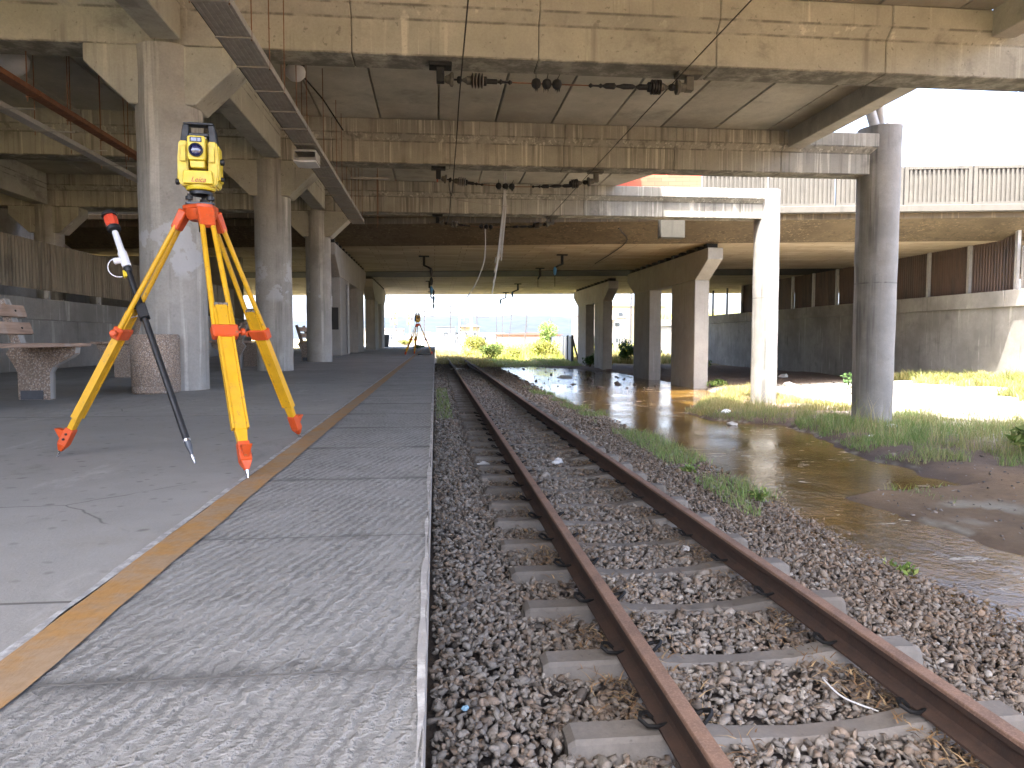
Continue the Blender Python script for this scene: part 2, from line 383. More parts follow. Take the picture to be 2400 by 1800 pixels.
def brick():
    m = Mat('painted_brick'); p = m.pos()
    t = m.node('TexBrick'); t.offset = .5
    r_ = m.node('Mapping'); m.put(r_.inputs['Vector'], p); r_.inputs['Rotation'].default_value = (R(90), 0, 0); m.link(r_.outputs[0], t.inputs['Vector'])
    t.inputs['Color1'].default_value = (.56, .13, .07, 1); t.inputs['Color2'].default_value = (.47, .10, .055, 1); t.inputs['Mortar'].default_value = (.32, .075, .045, 1)
    t.inputs['Scale'].default_value = 1.; t.inputs['Brick Width'].default_value = .46; t.inputs['Row Height'].default_value = .125; t.inputs['Mortar Size'].default_value = .008
    return m.set(t.outputs['Color'], .8, m.bump(t.outputs['Fac'], -.5, .008))
M_BRICK = brick()

# ------------------------------------------------------------------ the setting: ground, water
WATER = -1.29
_yl = np.array([-20, 0, 4.5, 7.7, 11.5, 18.7, 23.3, 30, 47, 49, 52]); _xl = np.array([4.1, 4.0, 3.98, 3.95, 4.2, 4.25, 3.95, 4.1, 4.4, 5.5, 7.5])
_yr = np.array([-20, 0, 5.6, 7.1, 8.3, 8.75, 9.7, 10.9, 12.9, 15.4, 16.6, 18.4, 19.6, 21.2, 25, 28, 31, 42, 46.5, 49, 50, 52])
_xr = np.array([5.1, 5.0, 4.98, 4.75, 4.72, 6.9, 6.85, 6.95, 7.1, 7.5, 6.5, 6.4, 7.2, 7.9, 9.9, 10.5, 10.45, 10.1, 8.9, 7.3, 7.0, 7.0])
def pool_d(x, y):
    j = (fbm(x, y, .9, 3, 5) - .5) * .7
    xl = np.interp(y, _yl, _xl); xr = np.interp(y, _yr, _xr)
    return np.minimum(x - xl, xr - x) + j * np.clip((x - xl) * .8, .12, 1)
def ground_z(x, y):
    x = np.asarray(x, float); y = np.asarray(y, float)
    b = -1.17 + .14 * (fbm(x, y, .35, 4, 1) - .5) + .05 * (fbm(x, y, 2.6, 3, 2) - .5)
    b += .34 * sstep(11.5, 18.5, x) * sstep(34, 22, y) + .22 * (fbm(x, y, .45, 3, 8) - .4) * sstep(11, 14, x) * sstep(30, 24, y)
    bar = sstep(9.6, 8.2, y) * sstep(8.4, 6.6, x); b = b * (1 - bar) + bar * (-1.255 + .075 * (fbm(x, y, .8, 4, 3) - .45))
    b += .35 * sstep(48, 75, y) * sstep(2.5, 5, x)
    d = pool_d(x, y); dp = sstep(-.5, .55, d)
    bed = -1.40 + .20 * (fbm(x, y, .75, 4, 6) - .45) * sstep(17, 9, y)
    z = b * (1 - dp) + bed * dp
    xl = np.interp(y, _yl, _xl)
    sh = -1.105 - .13 * sstep(2.0, 2.25, x) - .125 * np.clip((x - 2.6) / np.maximum(xl - 2.6, .2), 0, 1)
    t = sstep(.25, -.15, x - xl); z = z * (1 - t) + np.minimum(sh, 5) * t
    far = sstep(46, 60, y) * t; z = z + far * (.12 + .1 * (fbm(x, y, .5, 3, 9)))
    z = np.where(x < -.15, -1.35, z); z = np.where(x < -8.6, -.12, z)
    z = np.where(x > 20.15, z + (2.2 - z) * sstep(78, 66, y), z)
    return z
def ramp_ax(parts):
    a = [np.linspace(p0, p1, n, endpoint=False) for p0, p1, n in parts] + [[parts[-1][1]]]; return np.concatenate(a)
gx = ramp_ax([(-12000, -300, 10), (-300, -12, 20), (-12, -8.7, 4), (-8.7, -8.5, 2), (-8.5, -.3, 5), (-.3, 0, 3), (0, 3, 22), (3, 9, 62), (9, 13, 30), (13, 20, 44), (20, 20.3, 3), (20.3, 60, 12), (60, 400, 12), (400, 12000, 10)])
gy = ramp_ax([(-200, -10, 8), (-10, 2, 20), (2, 20, 170), (20, 32, 84), (32, 60, 90), (60, 120, 60), (120, 500, 24), (500, 14000, 14)])
GX, GY = np.meshgrid(gx, gy); GZ = ground_z(GX, GY)
nx, ny = len(gx), len(gy); idx = np.arange(nx * ny).reshape(ny, nx)
q = np.stack([idx[:-1, :-1], idx[:-1, 1:], idx[1:, 1:], idx[1:, :-1]], -1).reshape(-1, 4)
def L(a, b, t): return a + (b - a) * t[..., None]
cdirt, cmud, csand, cfield, cball = map(np.array, ((.155, .105, .07), (.36, .235, .115), (.42, .39, .33), (.36, .30, .12), (.085, .07, .06)))
n1 = fbm(GX, GY, .7, 4, 11); n2 = fbm(GX, GY, .25, 4, 12)
cc = np.broadcast_to(cdirt, GX.shape + (3,)).copy()
cc = L(cc, cmud, sstep(10.5, 8, GY) * sstep(3.5, 5, GX) * .9)
sandm = sstep(9.2, 10.6, GX + (n1 - .5) * 3) * sstep(27.6, 26.8, GY) * sstep(10, 12.5, GY)
cc = L(cc, csand, sandm)
cc = L(cc, np.array((.22, .165, .115)), sstep(7.5, 9, GX) * sstep(30, 28, GY) * (1 - sandm) * .6)
cc = L(cc, cfield, np.maximum(sstep(46, 52, GY) * sstep(3, 4, GX), sstep(60, 70, GY)) * (.6 + .4 * n1))
cc = L(cc, np.array((.52, .44, .28)), sstep(48, 54, GY) * sstep(4.5, 3.5, GX) * .8)
cc = L(cc, np.array((.30, .25, .10)), sstep(-8.4, -8.8, GX))
cc = L(cc, cball, sstep(.15, -.1, GX - np.interp(GY, _yl, _xl)) * sstep(50, 46, GY) * sstep(-.2, 0, GX))
cc *= (.8 + .4 * fbm(GX, GY, 2.4, 3, 14))[..., None]
wet = sstep(.09, .01, GZ - WATER) * sstep(3.0, 4, GX) * sstep(11, 10, GX) * sstep(52, 48, GY); cc *= (1 - .45 * wet)[..., None]
scum = sstep(.004, .012, GZ - WATER) * sstep(.035, .018, GZ - WATER) * sstep(.45, .6, fbm(GX, GY, 1.9, 3, 15)) * sstep(3.5, 4, GX) * sstep(11, 10, GX) * sstep(48, 44, GY)
cc = L(cc, np.array((.40, .37, .28)), scum * .8)
m = Mat('earth'); p = m.pos(); c = m.attr('col')
c = m.mix(m.ramp(m.noise(p, 7, 8, .75), .35, .7, 0, .5), c, m.mix(1., c, (.55, .5, .45), 'MULTIPLY'))
c = m.mix(m.ramp(m.noise(p, 60, 4, .7), .5, .75, 0, .3), c, m.mix(1., c, (1.6, 1.6, 1.6), 'MULTIPLY'))
M_EARTH = m.set(c, .9, m.bump(m.math('ADD', m.noise(p, 9, 8, .78), m.math('MULTIPLY', m.noise(p, 60, 4, .7), .4)), .9, .06))
ground = npmesh('ground', np.stack([GX, GY, GZ], -1).reshape(-1, 3), q, M_EARTH, cc.reshape(-1, 3), True); struct(ground)

m = Mat('muddy_water'); p = m.pos()
r1 = m.noise(m.vm(p, (1., .8, 1)), 10, 4, .6, .6); r2 = m.noise(p, 26, 3, .55, .4)
hh = m.math('ADD', r1, m.math('MULTIPLY', r2, .35))
foam = m.math('MULTIPLY', m.ramp(m.noise(m.vm(p, (2.2, 6, 1)), 1.2, 6, .7, .8), .57, .63), m.ramp(m.noise(p, .7, 4), .50, .60))
mu = m.mix(m.ramp(m.noise(p, .8, 4), .35, .7), (.20, .11, .022), (.11, .065, .016))
cw = m.mix(m.math('MULTIPLY', foam, .8), mu, (.5, .46, .36))
M_WATER = m.set(cw, m.math('ADD', .035, m.math('MULTIPLY', foam, .6)), m.bump(m.math('MULTIPLY', hh, m.ramp(m.noise(p, .45, 3), .35, .65, .3, 1.)), .36, .03), IOR=1.33, Specular_IOR_Level=.6)
wx = np.linspace(3.3, 11.2, 12); wy = np.linspace(-2, 51, 30); WX, WY = np.meshgrid(wx, wy)
wi = np.arange(WX.size).reshape(WX.shape)
water = npmesh('water', np.stack([WX, WY, np.full_like(WX, WATER)], -1).reshape(-1, 3),
               np.stack([wi[:-1, :-1], wi[:-1, 1:], wi[1:, 1:], wi[1:, :-1]], -1).reshape(-1, 4), M_WATER); struct(water)

# far mountains
mx = np.linspace(-9000, 9000, 160); rows = []
for k in range(9):
    t = k / 8; y = 6200 + 2200 * t
    prof = (120 + 175 * fbm(mx, mx * 0 + 3, 1 / 2600, 5, 31) + 60 * np.exp(-((mx - 900) / 1300) ** 2))
    rows.append(np.stack([mx, np.full_like(mx, y) + 260 * vnoise(mx, mx * 0 + k, 1 / 900, 5), -3 + prof * math.sin(t * math.pi * .62) / math.sin(math.pi * .5) * (1 + .12 * (vnoise(mx, mx * 0 + k * 7.3, 1 / 300, 6) - .5))], -1))
MV = np.concatenate(rows); mi_ = np.arange(len(MV)).reshape(9, 160)
hills = npmesh('hills', MV, np.stack([mi_[:-1, :-1], mi_[:-1, 1:], mi_[1:, 1:], mi_[1:, :-1]], -1).reshape(-1, 4), plain('mountain_scrub', (.012, .022, .032), .9, 0, .6, .004), None, True); struct(hills)

# ------------------------------------------------------------------ platform
platform = struct(MB().box(-8.0, -.10, -6, 150, -1.5, -.16).build('platform', C_WALL))
JY = [-6.0, -2.5, 1.75] + [1.75 + 4.25 * i for i in range(1, 15)] + [150]
pan = {}
for i in range(len(JY) - 1):
    for x0, x1 in ((-8.0, -5.5), (-5.5, -3.16), (-3.16, -.826)):
        y0, y1 = JY[i], JY[i + 1]; key = (round(x1 - x0, 3), round(y1 - y0, 3))
        if key not in pan:
            w_, l_ = (x1 - x0) / 2 - .003, (y1 - y0) / 2 - .006
            o = MB().box(-w_, w_, -l_, l_, -.159, 0).build('floor_slab', M_PLAT, platform); pan[key] = o
        else: o = inst(pan[key], platform, (0, 0, 0))
        o.location = ((x0 + x1) / 2, (y0 + y1) / 2, 0)
cop = MB().box(-.389, .389, -.4635, .4635, -.159, .002).build('coping_slab', M_COPE, platform)
y = 1.32 - .9333 / 2 - .9333 * 7; ncop = 0; cops = [cop]
while y < 60:
    c = cop if ncop == 0 else inst(cop, platform, (0, 0, 0))
    c.location = (-.413, y, 0); y += .9333; ncop += 1
MB().box(-.802, -.024, 58.6, 150, -.159, .0).build('far_coping', M_COPE, platform)
fil = None
for yj in [1.32 + .9333 * k for k in range(-6, 62)]:
    if fil is None: o = fil = MB().box(-.389, .389, -.0028, .0028, -.05, .0024).build('joint_filler', M_MORTAR, platform)
    else: o = inst(fil, platform, (0, 0, 0))
    o.location = (-.413, yj, 0)
fil = None
for yj in JY[1:-1]:
    if fil is None: o = fil = MB().box(-3.58, 3.58, -.0058, .0058, -.05, .0008).build('joint_filler', M_MORTAR, platform)
    else: o = inst(fil, platform, (0, 0, 0))
    o.location = (-4.413, yj, 0)
# painted line with a ragged edge, sealed joint, white nosing
def strip(name, x0, x1, y0, y1, z, mat, jag, parent, dy=.05):
    ys = np.concatenate([np.arange(y0, 12, dy), np.arange(12, y1, .6)]); n = len(ys)
    a = x0 + jag * (fbm(ys, ys * 0 + x0, 6, 3, 21) - .5) * 2; b = x1 + jag * (fbm(ys, ys * 0 + x1, 6, 3, 22) - .5) * 2
    V = np.concatenate([np.stack([a, ys, np.full(n, z)], -1), np.stack([b, ys, np.full(n, z)], -1)])
    i = np.arange(n - 1); o = npmesh(name, V, np.stack([i, n + i, n + i + 1, i + 1], -1), mat); o.parent = parent; return o
strip('yellow_line', -.803, -.697, -5, 110, .0075, M_YLINE, .006, platform)
strip('joint_sealant', -.830, -.8075, -5, 60, .0045, M_GROOVE, .008, platform)
strip('white_nosing', -.0335, -.0245, -5, 110, .0065, M_WHITE_EDGE, .011, platform)
MB().box(-.0238, -.021, -5, 110, -.11, .003).build('nosing_face', M_WHITE_EDGE, platform)

# ------------------------------------------------------------------ station deck: planks on beams
YA, YB, YC = 9.2, 14.6, 20.1; ZB, ZS = 3.93, 4.72
deck = struct(MB().box(-14, 7.28, -2.2, YB, 4.93, 5.1).build('station_deck', C_SOF))
MB().prism([(-14, YB), (7.1, YB + .02), (4.7, 20.3), (-3.4, 20.3), (-3.4, 26.0), (-14, 27.0)], 'z', 4.935, 5.1).build('deck_topping', C_SOF, deck)
pl = {}
for bay, (y0, y1) in enumerate(((-2.2, YA), (YA, YB), (YB, YC))):
    for i in range(-13, 7):
        x0 = .08 + 1.08 * i; x1 = x0 + 1.08
        if bay == 2 and x1 > 4.4: continue
        if x1 > 6.95: continue
        k = bay
        if k not in pl: o = pl[k] = MB().box(-.526, .526, -(y1 - y0) / 2 + .006, (y1 - y0) / 2 - .006, 0, .2).build('soffit_plank', C_SOF, deck, bevel=.012)
        else: o = inst(pl[k], deck, (0, 0, 0))
        o.location = ((x0 + x1) / 2, (y0 + y1) / 2, ZS + .002 + random.uniform(0, .006))
MB().prism([(4.41, YB + .05), (7.05, YB + .05), (4.75, 20.0), (4.41, 20.0)], 'z', ZS + .004, 4.93).build('soffit_plank', C_SOF, deck)
for y0, y1 in ((-2.2, YA - .345), (YA + .345, YB - .345)):
    MB().box(6.98, 7.3, y0, y1, 4.39, 4.925).build('edge_beam', C_SOF, deck, bevel=.012)
MB().box(6.56, 6.978, -2.2, YB - .1, ZS + .006, 4.93).build('soffit_plank', C_SOF, deck)

def beam(name, yc, x0, x1, joint, label, mat=None):
    mat = mat or C_BEAM
    t = thing(name, label, 'beam', ((x0 + x1) / 2, yc, ZB), 0, 'cross beams under the deck')
    prof = [(-.235, 0), (.235, 0), (.235, .405), (.36, .525), (.36, ZS - ZB), (-.36, ZS - ZB), (-.36, .525), (-.235, .405)]
    xs = [x0] + [joint + 2.2 * i for i in range(-9, 9) if x0 + .5 < joint + 2.2 * i < x1 - .5] + [x1]
    cx = (x0 + x1) / 2
    for a, b in zip(xs[:-1], xs[1:]):
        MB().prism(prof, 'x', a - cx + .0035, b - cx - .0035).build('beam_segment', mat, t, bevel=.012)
    MB().prism([(y * .9, z * .97 + .012) for y, z in prof], 'x', x0 - cx + .01, x1 - cx - .01).build('beam_core', M_DARK, t)
    return t
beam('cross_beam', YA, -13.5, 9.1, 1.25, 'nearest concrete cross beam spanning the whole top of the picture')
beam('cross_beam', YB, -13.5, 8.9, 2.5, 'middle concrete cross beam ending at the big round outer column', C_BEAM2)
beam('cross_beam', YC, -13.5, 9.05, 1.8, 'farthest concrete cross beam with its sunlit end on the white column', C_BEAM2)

def column(x, y, r0, r1, ztop, zbase, label, mat, corbels=True, name='round_column'):
    t = thing(name, label, 'column', (x, y, zbase), 0, 'round concrete columns')
    h = ztop - zbase; n = 14
    prof = [(r0 + (r1 - r0) * i / n + .004 * math.sin(i * 2.1 + x), h * i / n) for i in range(n + 1)]
    MB().lathe(prof, n=48).build('shaft', mat, t, smooth=True)
    if corbels:
        zb = ZB - zbase
        for s in (-1, 1):
            pts = [(s * .1, zb - .004), (s * .84, zb - .004), (s * .84, zb - .2), (s * .36, zb - .66), (s * .1, zb - .66)]
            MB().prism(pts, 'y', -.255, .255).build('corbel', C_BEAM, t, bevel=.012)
    return t
column(-3.08, YA, .365, .36, ZB, 0, 'thick round platform column right behind the yellow tripod', C_COL)
column(-3.06, YB, .335, .335, ZB, 0, 'second round platform column, behind the tripod on its right', C_COL)
column(-3.06, YC, .325, .325, ZB, 0, 'third and farthest round platform column', C_COL)
column(-9.75, YC, .33, .33, ZB, 0, 'column head above the ribbed fence at far left', C_COL)
column(9.12, YB, .39, .42, 4.9, -1.35, 'big round grey column standing in grass on the right', C_RCOL, False, 'outer_column')
column(9.28, YC, .355, .345, 4.75, -1.35, 'sunlit white round column near the water', C_RCOL, False, 'outer_column')
column(9.05, YA, .39, .42, 4.9, -1.35, 'round outer column carrying the right end of the nearest beam', C_RCOL, False, 'outer_column')

def longbeam(y0, y1, x, label):
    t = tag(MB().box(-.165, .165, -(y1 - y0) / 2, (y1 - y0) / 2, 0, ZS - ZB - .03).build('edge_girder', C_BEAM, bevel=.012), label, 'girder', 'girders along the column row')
    t.location = (x, (y0 + y1) / 2, ZB + .02); return t
longbeam(-2.2, YA - .365, -2.98, 'concrete girder running over the camera to the nearest platform column')
longbeam(YA + .365, YB - .365, -2.98, 'concrete girder between the first and second platform columns')
longbeam(YB + .365, YC - .365, -2.98, 'concrete girder between the second and third platform columns')
longbeam(12.0, YC - .365, -9.75, 'concrete girder above the ribbed fence at the left edge')

# unseen canopy roof inferred over the concourse, outline shaped to cast shade, held by struts on the outer column
m_roof = concrete('roof_concrete', (.4, .38, .34))
roof = tag(MB().prism([(-14, -4.5), (13.5, -4.5), (13.5, 8.0), (10.7, 11.3), (7.7, 15.3), (5.4, 17.3), (5.4, 18.5), (6.5, 24.0), (6.9, 27.0), (-14, 27.0)], 'z', 8.0, 8.25).build('canopy_roof', m_roof), 'flat canopy roof above the station deck', 'roof')
for i, (a, b, r) in enumerate((((9.0, YB, 4.86), (7.75, YB - .3, 8.0), .10), ((9.2, YB + .1, 4.86), (8.1, YB - .9, 8.0), .085))):
    st = thing('roof_strut', ('leaning steel tube strut on top of the big outer column', 'steeper steel tube strut on top of the big outer column')[i], 'strut', a, 0, 'roof struts')
    d = Vector(b) - Vector(a)
    MB().cyl((0, 0, .12), d, r, r, 20).build('tube', M_STEEL, st, smooth=True)
    MB().cyl((0, 0, 0), d * .06, r * .45, r * .5, 12).build('pin', M_STEEL, st, smooth=True)
pad = tag(MB().lathe([(.2, 0), (.2, .05), (.12, .13), (.02, .16)], n=20).build('bearing_dome', M_STEEL, smooth=True), 'rounded steel bearing cap on top of the big outer column', 'bearing')
pad.location = (9.33, YB - .1, 4.9)

# ------------------------------------------------------------------ road bridge (skewed) behind the station
KS = -.172
def skew(mb): mb.v = [(x, y + KS * x, z) for x, y, z in mb.v]; return mb
def bridge_soffit_mat():
    m = Mat('board_marked_soffit'); p = m.pos(); t = m.node('TexBrick'); t.offset = .37; t.squash = 1.3
    m.put(t.inputs['Vector'], p); t.inputs['Scale'].default_value = 1.; t.inputs['Brick Width'].default_value = 1.25; t.inputs['Row Height'].default_value = .62
    t.inputs['Mortar Size'].default_value = .012; t.inputs['Color1'].default_value = (.52, .44, .32, 1); t.inputs['Color2'].default_value = (.40, .33, .23, 1); t.inputs['Mortar'].default_value = (.19, .15, .1, 1)
    c = m.mix(m.ramp(m.noise(p, .35, 5), .4, .7, 0, .6), t.outputs['Color'], (.27, .215, .14)); c = m.mix(m.ramp(m.noise(m.vm(p, (.6, 4, 1)), 1.5, 5), .5, .7, 0, .4), c, (.19, .15, .1))
    return m.set(c, .9, m.bump(m.noise(p, 10, 5), .2, .02))
M_BSOF = bridge_soffit_mat()
br = thing('road_bridge', 'concrete road bridge crossing the tracks with ribbed parapet', 'bridge', (0, 28, 4.1))
def bpart(mb, name, mat, **kw):
    o = skew(mb).build(name, mat, br, **kw); o.location = (0, -28, -4.1); return o
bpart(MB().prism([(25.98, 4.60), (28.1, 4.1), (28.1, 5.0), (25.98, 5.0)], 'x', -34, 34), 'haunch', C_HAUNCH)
bpart(MB().prism([(28.11, 4.1), (38.4, 4.1), (38.4, 5.0), (28.11, 5.0)], 'x', -34, 34), 'deck', M_BSOF)
bpart(MB().box(6.3, 34, 25.72, 25.975, 4.78, 5.0), 'kerb_beam', C_PARA, bevel=.015)
bpart(MB().box(-34, 6.29, 25.75, 25.975, 4.82, 5.0), 'kerb_beam', C_HAUNCH, bevel=.015)  # left kerb in haunch colour: shade put into the colour along with stain
bpart(MB().box(-34, 34, 38.41, 41.9, 4.08, 4.9), 'median_slab', M_DARK)
pw = 2.15
pmesh = None
for i in range(9):
    x0 = 8.93 + pw * i
    if pmesh is None:
        b = MB().box(.012, pw - .012, .06, .13, 0, 1.26)
        b.box(.012, .13, 0, .06, 0, 1.26); b.box(pw - .13, pw - .012, 0, .06, 0, 1.26)
        b.box(.132, pw - .132, -.01, .06, 1.16, 1.26); b.box(.132, pw - .132, 0, .06, 0, .09)
        for k in range(13):
            xx = .132 + (k + .5) * (pw - .264) / 13; b.box(xx - .034, xx + .034, .004, .062, .09, 1.162)
        pmesh = b.mesh('parapet_panel', C_PARA)
    o = bpy.data.objects.new('parapet_panel', pmesh); col.objects.link(o); o.parent = br
    o.location = (x0, 25.80 + KS * x0 - 28, 5.004 - 4.1); o.rotation_euler[2] = math.atan(KS)
bw = bpart(MB().box(-6, 8.9, 25.78, 26.0, 5.004, 6.9), 'brick_wall', M_BRICK)
bw['label'] = 'orange painted brick wall on the bridge edge'
bpart(MB().box(-34, 34, 41.95, 58.7, 4.1, 4.9), 'deck', M_BSOF)
bpart(MB().box(-34, 34, 58.72, 58.95, 4.35, 5.3), 'far_parapet', C_PARA)
for z in (5.02,): bpart(MB().box(-34, -6.02, 25.8, 26.0, z, z + 1.2), 'left_parapet', C_PARA)

def pier(x0, x1, yn, yf, cols_y, zb, label, name='bridge_pier'):
    t = thing(name, label, 'pier', ((x0 + x1) / 2, yn, zb), 0, 'bridge piers')
    ox, oy = (x0 + x1) / 2, yn; a, b = x0 - ox, x1 - ox
    zt = 3.92 - zb; zl = 2.85 - zb; ze = 3.5 - zb
    pts = [(0, zt), (yf - yn, zt), (yf - yn, ze), (cols_y[-1][1] - yn, zl), (cols_y[0][0] - yn, zl), (0, ze)]
    MB().prism(pts, 'x', a, b).build('header', C_PIER, t, bevel=.02)
    for c0, c1 in cols_y: MB().box(a + .004, b - .004, c0 - yn + .004, c1 - yn - .004, 0, zl - .001).build('leg', C_PIER, t, bevel=.02)
    k = 0
    yy = .35
    while yy < yf - yn - .3:
        MB().box(a + .08, b - .08, yy, yy + .32, zt + .001, 4.096 - zb).build('bearing_pad', M_DARK, t); yy += .95; k += 1
    return t
P1 = [(27.4, 30.2), (33.4, 36.1)]; P2 = [(42.9, 45.3), (47.9, 50.6)]
pier(9.85, 10.42, 26.1, 37.4, P1, -1.45, 'near bridge pier with two legs standing by the water on the right')
pier(9.85, 10.42, 41.5, 52.2, P2, -1.45, 'far bridge pier with two legs in the water beside the fence')
lp = pier(-3.97, -3.40, 26.1, 37.4, P1, 0, 'near bridge pier standing on the platform behind the round columns')
pier(-3.97, -3.40, 41.5, 52.2, P2, 0, 'far bridge pier standing on the platform end')
MB().cyl((.33, 3.1, .05), (.33, 3.1, 2.7), .05, .05, 10).build('drain_pipe', M_STEEL, lp, smooth=True)
MB().box(-.25, .2, 1.28, 1.296, .95, 1.75).build('notice_board', M_BLK, lp)
MB().box(-.22, .0, 1.2, 1.21, 1.78, 2.15).build('notice', M_WHT, lp)

# block hanging between beam and bridge
hb = tag(MB().box(-.36, .36, -.16, .16, 0, .55).build('hanging_block', C_PARA, bevel=.02), 'short concrete stub hanging under the far end beam', 'stub')
hb.location = (6.85, 21.1, 3.52)
MB().box(-.3, .3, -.14, .14, .551, 1.3).build('stub_neck', C_BRIDGE, hb)

# ------------------------------------------------------------------ right retaining wall with cladding
rw = thing('retaining_wall', 'long stained concrete retaining wall on the right under the bridge', 'wall', (19.8, 20, -1.3))
def rwp(mb, name, mat, **kw): o = mb.build(name, mat, rw, **kw); o.location = (-19.8, -20, 1.3); return o
rwp(MB().box(19.86, 20.2, -6, 66, -1.6, 1.72), 'wall_face', C_WALL)
yb = -6
while yb < 64:
    rwp(MB().box(19.76, 20.21, yb + .006, yb + 5.99, 1.725, 2.30), 'cap_beam', C_WALL, bevel=.015); yb += 6
rc = thing('clad_screen', 'brown ribbed metal screen with steel posts above the retaining wall', 'screen', (20.0, 20, 2.3))
def corrug(y0, y1, x, z0, z1, pitch, amp, n=8):
    ys = np.arange(y0, y1 + 1e-6, pitch / n); k = len(ys); xs = x + amp * np.clip(1.6 * np.sin(2 * np.pi * ys / pitch), -1, 1)
    b = MB(); b.v = [(xx, yy, z0) for xx, yy in zip(xs, ys)] + [(xx, yy, z1) for xx, yy in zip(xs, ys)]
    b.f = [(i, i + 1, k + i + 1, k + i) for i in range(k - 1)]; b.mi = [0] * len(b.f); return b
pym = [23.72 + 2.3 * i for i in range(11)]
for i, yy in enumerate(pym):
    o = MB().box(-.06, .06, -.06, .06, 0, 1.9 + (.75 if i == 0 else .25)).build('post', M_STEEL, rc); o.location = (-.02, yy - 20, .005)
    if i < len(pym) - 1:
        o = corrug(yy, yy + 2.3, 0, 0, 1.85 + .3, .14, .022, 6).build('sheet', M_CORR, rc); o.location = (.08, -20, .005)
for yy in (14.5, 16.8, 19.1, 21.4):
    o = corrug(yy, yy + 2.3, 0, 0, 1.5, .14, .022, 6).build('sheet', M_CORG, rc); o.location = (.08, -20, .005)
    o = MB().box(-.05, .05, -.05, .05, 0, 1.6).build('post', M_STEEL, rc); o.location = (-.02, yy - 20, .005)
for i in range(5):
    o = MB().box(-.05, .05, -.05, .05, 0, 1.85).build('post', M_BLACKMETAL, rc); o.location = (-.02, 49.2 + 2.6 * i - 20, .005)

# ------------------------------------------------------------------ left wall and ribbed fence
lw = thing('platform_wall', 'low grey concrete wall along the back of the platform', 'wall', (-7.7, 13, 0))
def lwp(mb, name, mat, **kw): o = mb.build(name, mat, lw, **kw); o.location = (7.7, -13, 0); return o
lwp(MB().box(-7.95, -7.66, -5, 32, .003, .975), 'wall_base', C_WALL, bevel=.01)
lwp(MB().box(-7.95, -7.72, -5, 32, .98, 1.40), 'wall_top', C_WALL, bevel=.01)
lf = thing('ribbed_fence', 'pale ribbed sheet fence on posts above the low platform wall', 'fence', (-7.8, 13, 1.4))
for i in range(16):
    yy = -4.8 + 2.3 * i
    o = MB().box(-.04, .04, -.04, .04, 0, 1.1).build('post', M_STEEL, lf); o.location = (.0, yy - 13, .003)
    if i < 15:
        o = corrug(yy + .01, yy + 2.29, .06, .175, 1.12, .115, .028, 8).build('sheet', M_CORL, lf); o.location = (0, -13, 0)
back = tag(MB().box(-14.3, -14, -4, 32, -.2, 7.9).box(-13.99, -8.0, 31.9, 32.2, -.2, 4.0).build('added_back_wall', C_WALL), 'added tall wall shutting out light far behind the ribbed fence', 'wall')  # wall and end return added to keep the void behind the fence dark

# ------------------------------------------------------------------ railway track
track = thing('railway_track', 'rusty railway track on concrete sleepers running away beside the platform', 'track', (1.5, 0, -1.0))
TC, ZR = 1.535, -.847                       # track centre, rail head level
def rail_prof():
    h = .15
    r = [(.034, 0), (.036, -.012), (.033, -.036), (.012, -.048), (.008, -.06), (.008, -.115), (.016, -.128), (.064, -.139), (.064, -.15)]
    return [(-.030, .004), (.030, .004)] + r + [(-a, b) for a, b in r[::-1]]
for sx in (-1, 1):
    xc = TC + sx * .5685; pr = [(xc - 1.5 + a, ZR + 1.0 + b) for a, b in rail_prof()]
    b = MB(); n = len(pr); ys = list(np.arange(-3, 12, .75)) + list(np.arange(12, 61, 3.))
    for yy in ys:
        wob = .006 * math.sin(yy * .23 + sx); b.v += [(x + wob, yy, z) for x, z in pr]
    for i in range(len(ys) - 1):
        for k in range(n):
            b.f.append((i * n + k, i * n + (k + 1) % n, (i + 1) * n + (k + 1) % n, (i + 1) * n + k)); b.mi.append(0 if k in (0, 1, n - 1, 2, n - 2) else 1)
    b.build('rail', [M_RUST, M_RUST_SIDE], track)
# one sleeper shape: raised rail seats, dipped middle
def sleeper_mesh():
    b = MB(); xs = [-1.0, -.97, -.62, -.48, -.3, 0, .3, .48, .62, .97, 1.0]
    zt = [-.02, .0, .0, -.012, -.04, -.052, -.04, -.012, .0, .0, -.02]; wt = [.078, .082, .082, .078, .068, .062, .068, .078, .082, .082, .078]
    for x, z, w_ in zip(xs, zt, wt): b.v += [(x, -w_ - .035, -.19), (x, -w_, z - .018), (x, -w_ + .016, z), (x, w_ - .016, z), (x, w_, z - .018), (x, w_ + .035, -.19)]
    for i in range(len(xs) - 1):
        for k in range(6): b.f.append((i * 6 + k, i * 6 + (k + 1) % 6, i * 6 + 6 + (k + 1) % 6, i * 6 + 6 + k)); b.mi.append(0)
    b.f += [tuple(range(6))[::-1], tuple(range(len(b.v) - 6, len(b.v)))]; b.mi += [0, 0]
    return b
sl0 = sleeper_mesh().build('sleeper', C_SLEEP, track)
clipb = MB().tube([(.0, -.045, .0), (.035, -.05, .035), (.07, -.02, .05), (.085, .02, .045), (.06, .05, .03), (.02, .045, .022), (-.03, .02, .018)], .0095, 6)
clip_me = clipb.mesh('rail_clip', M_BLACKMETAL, smooth=True)
SLY = [2.90 + .711 * k for k in range(-7, 64)]
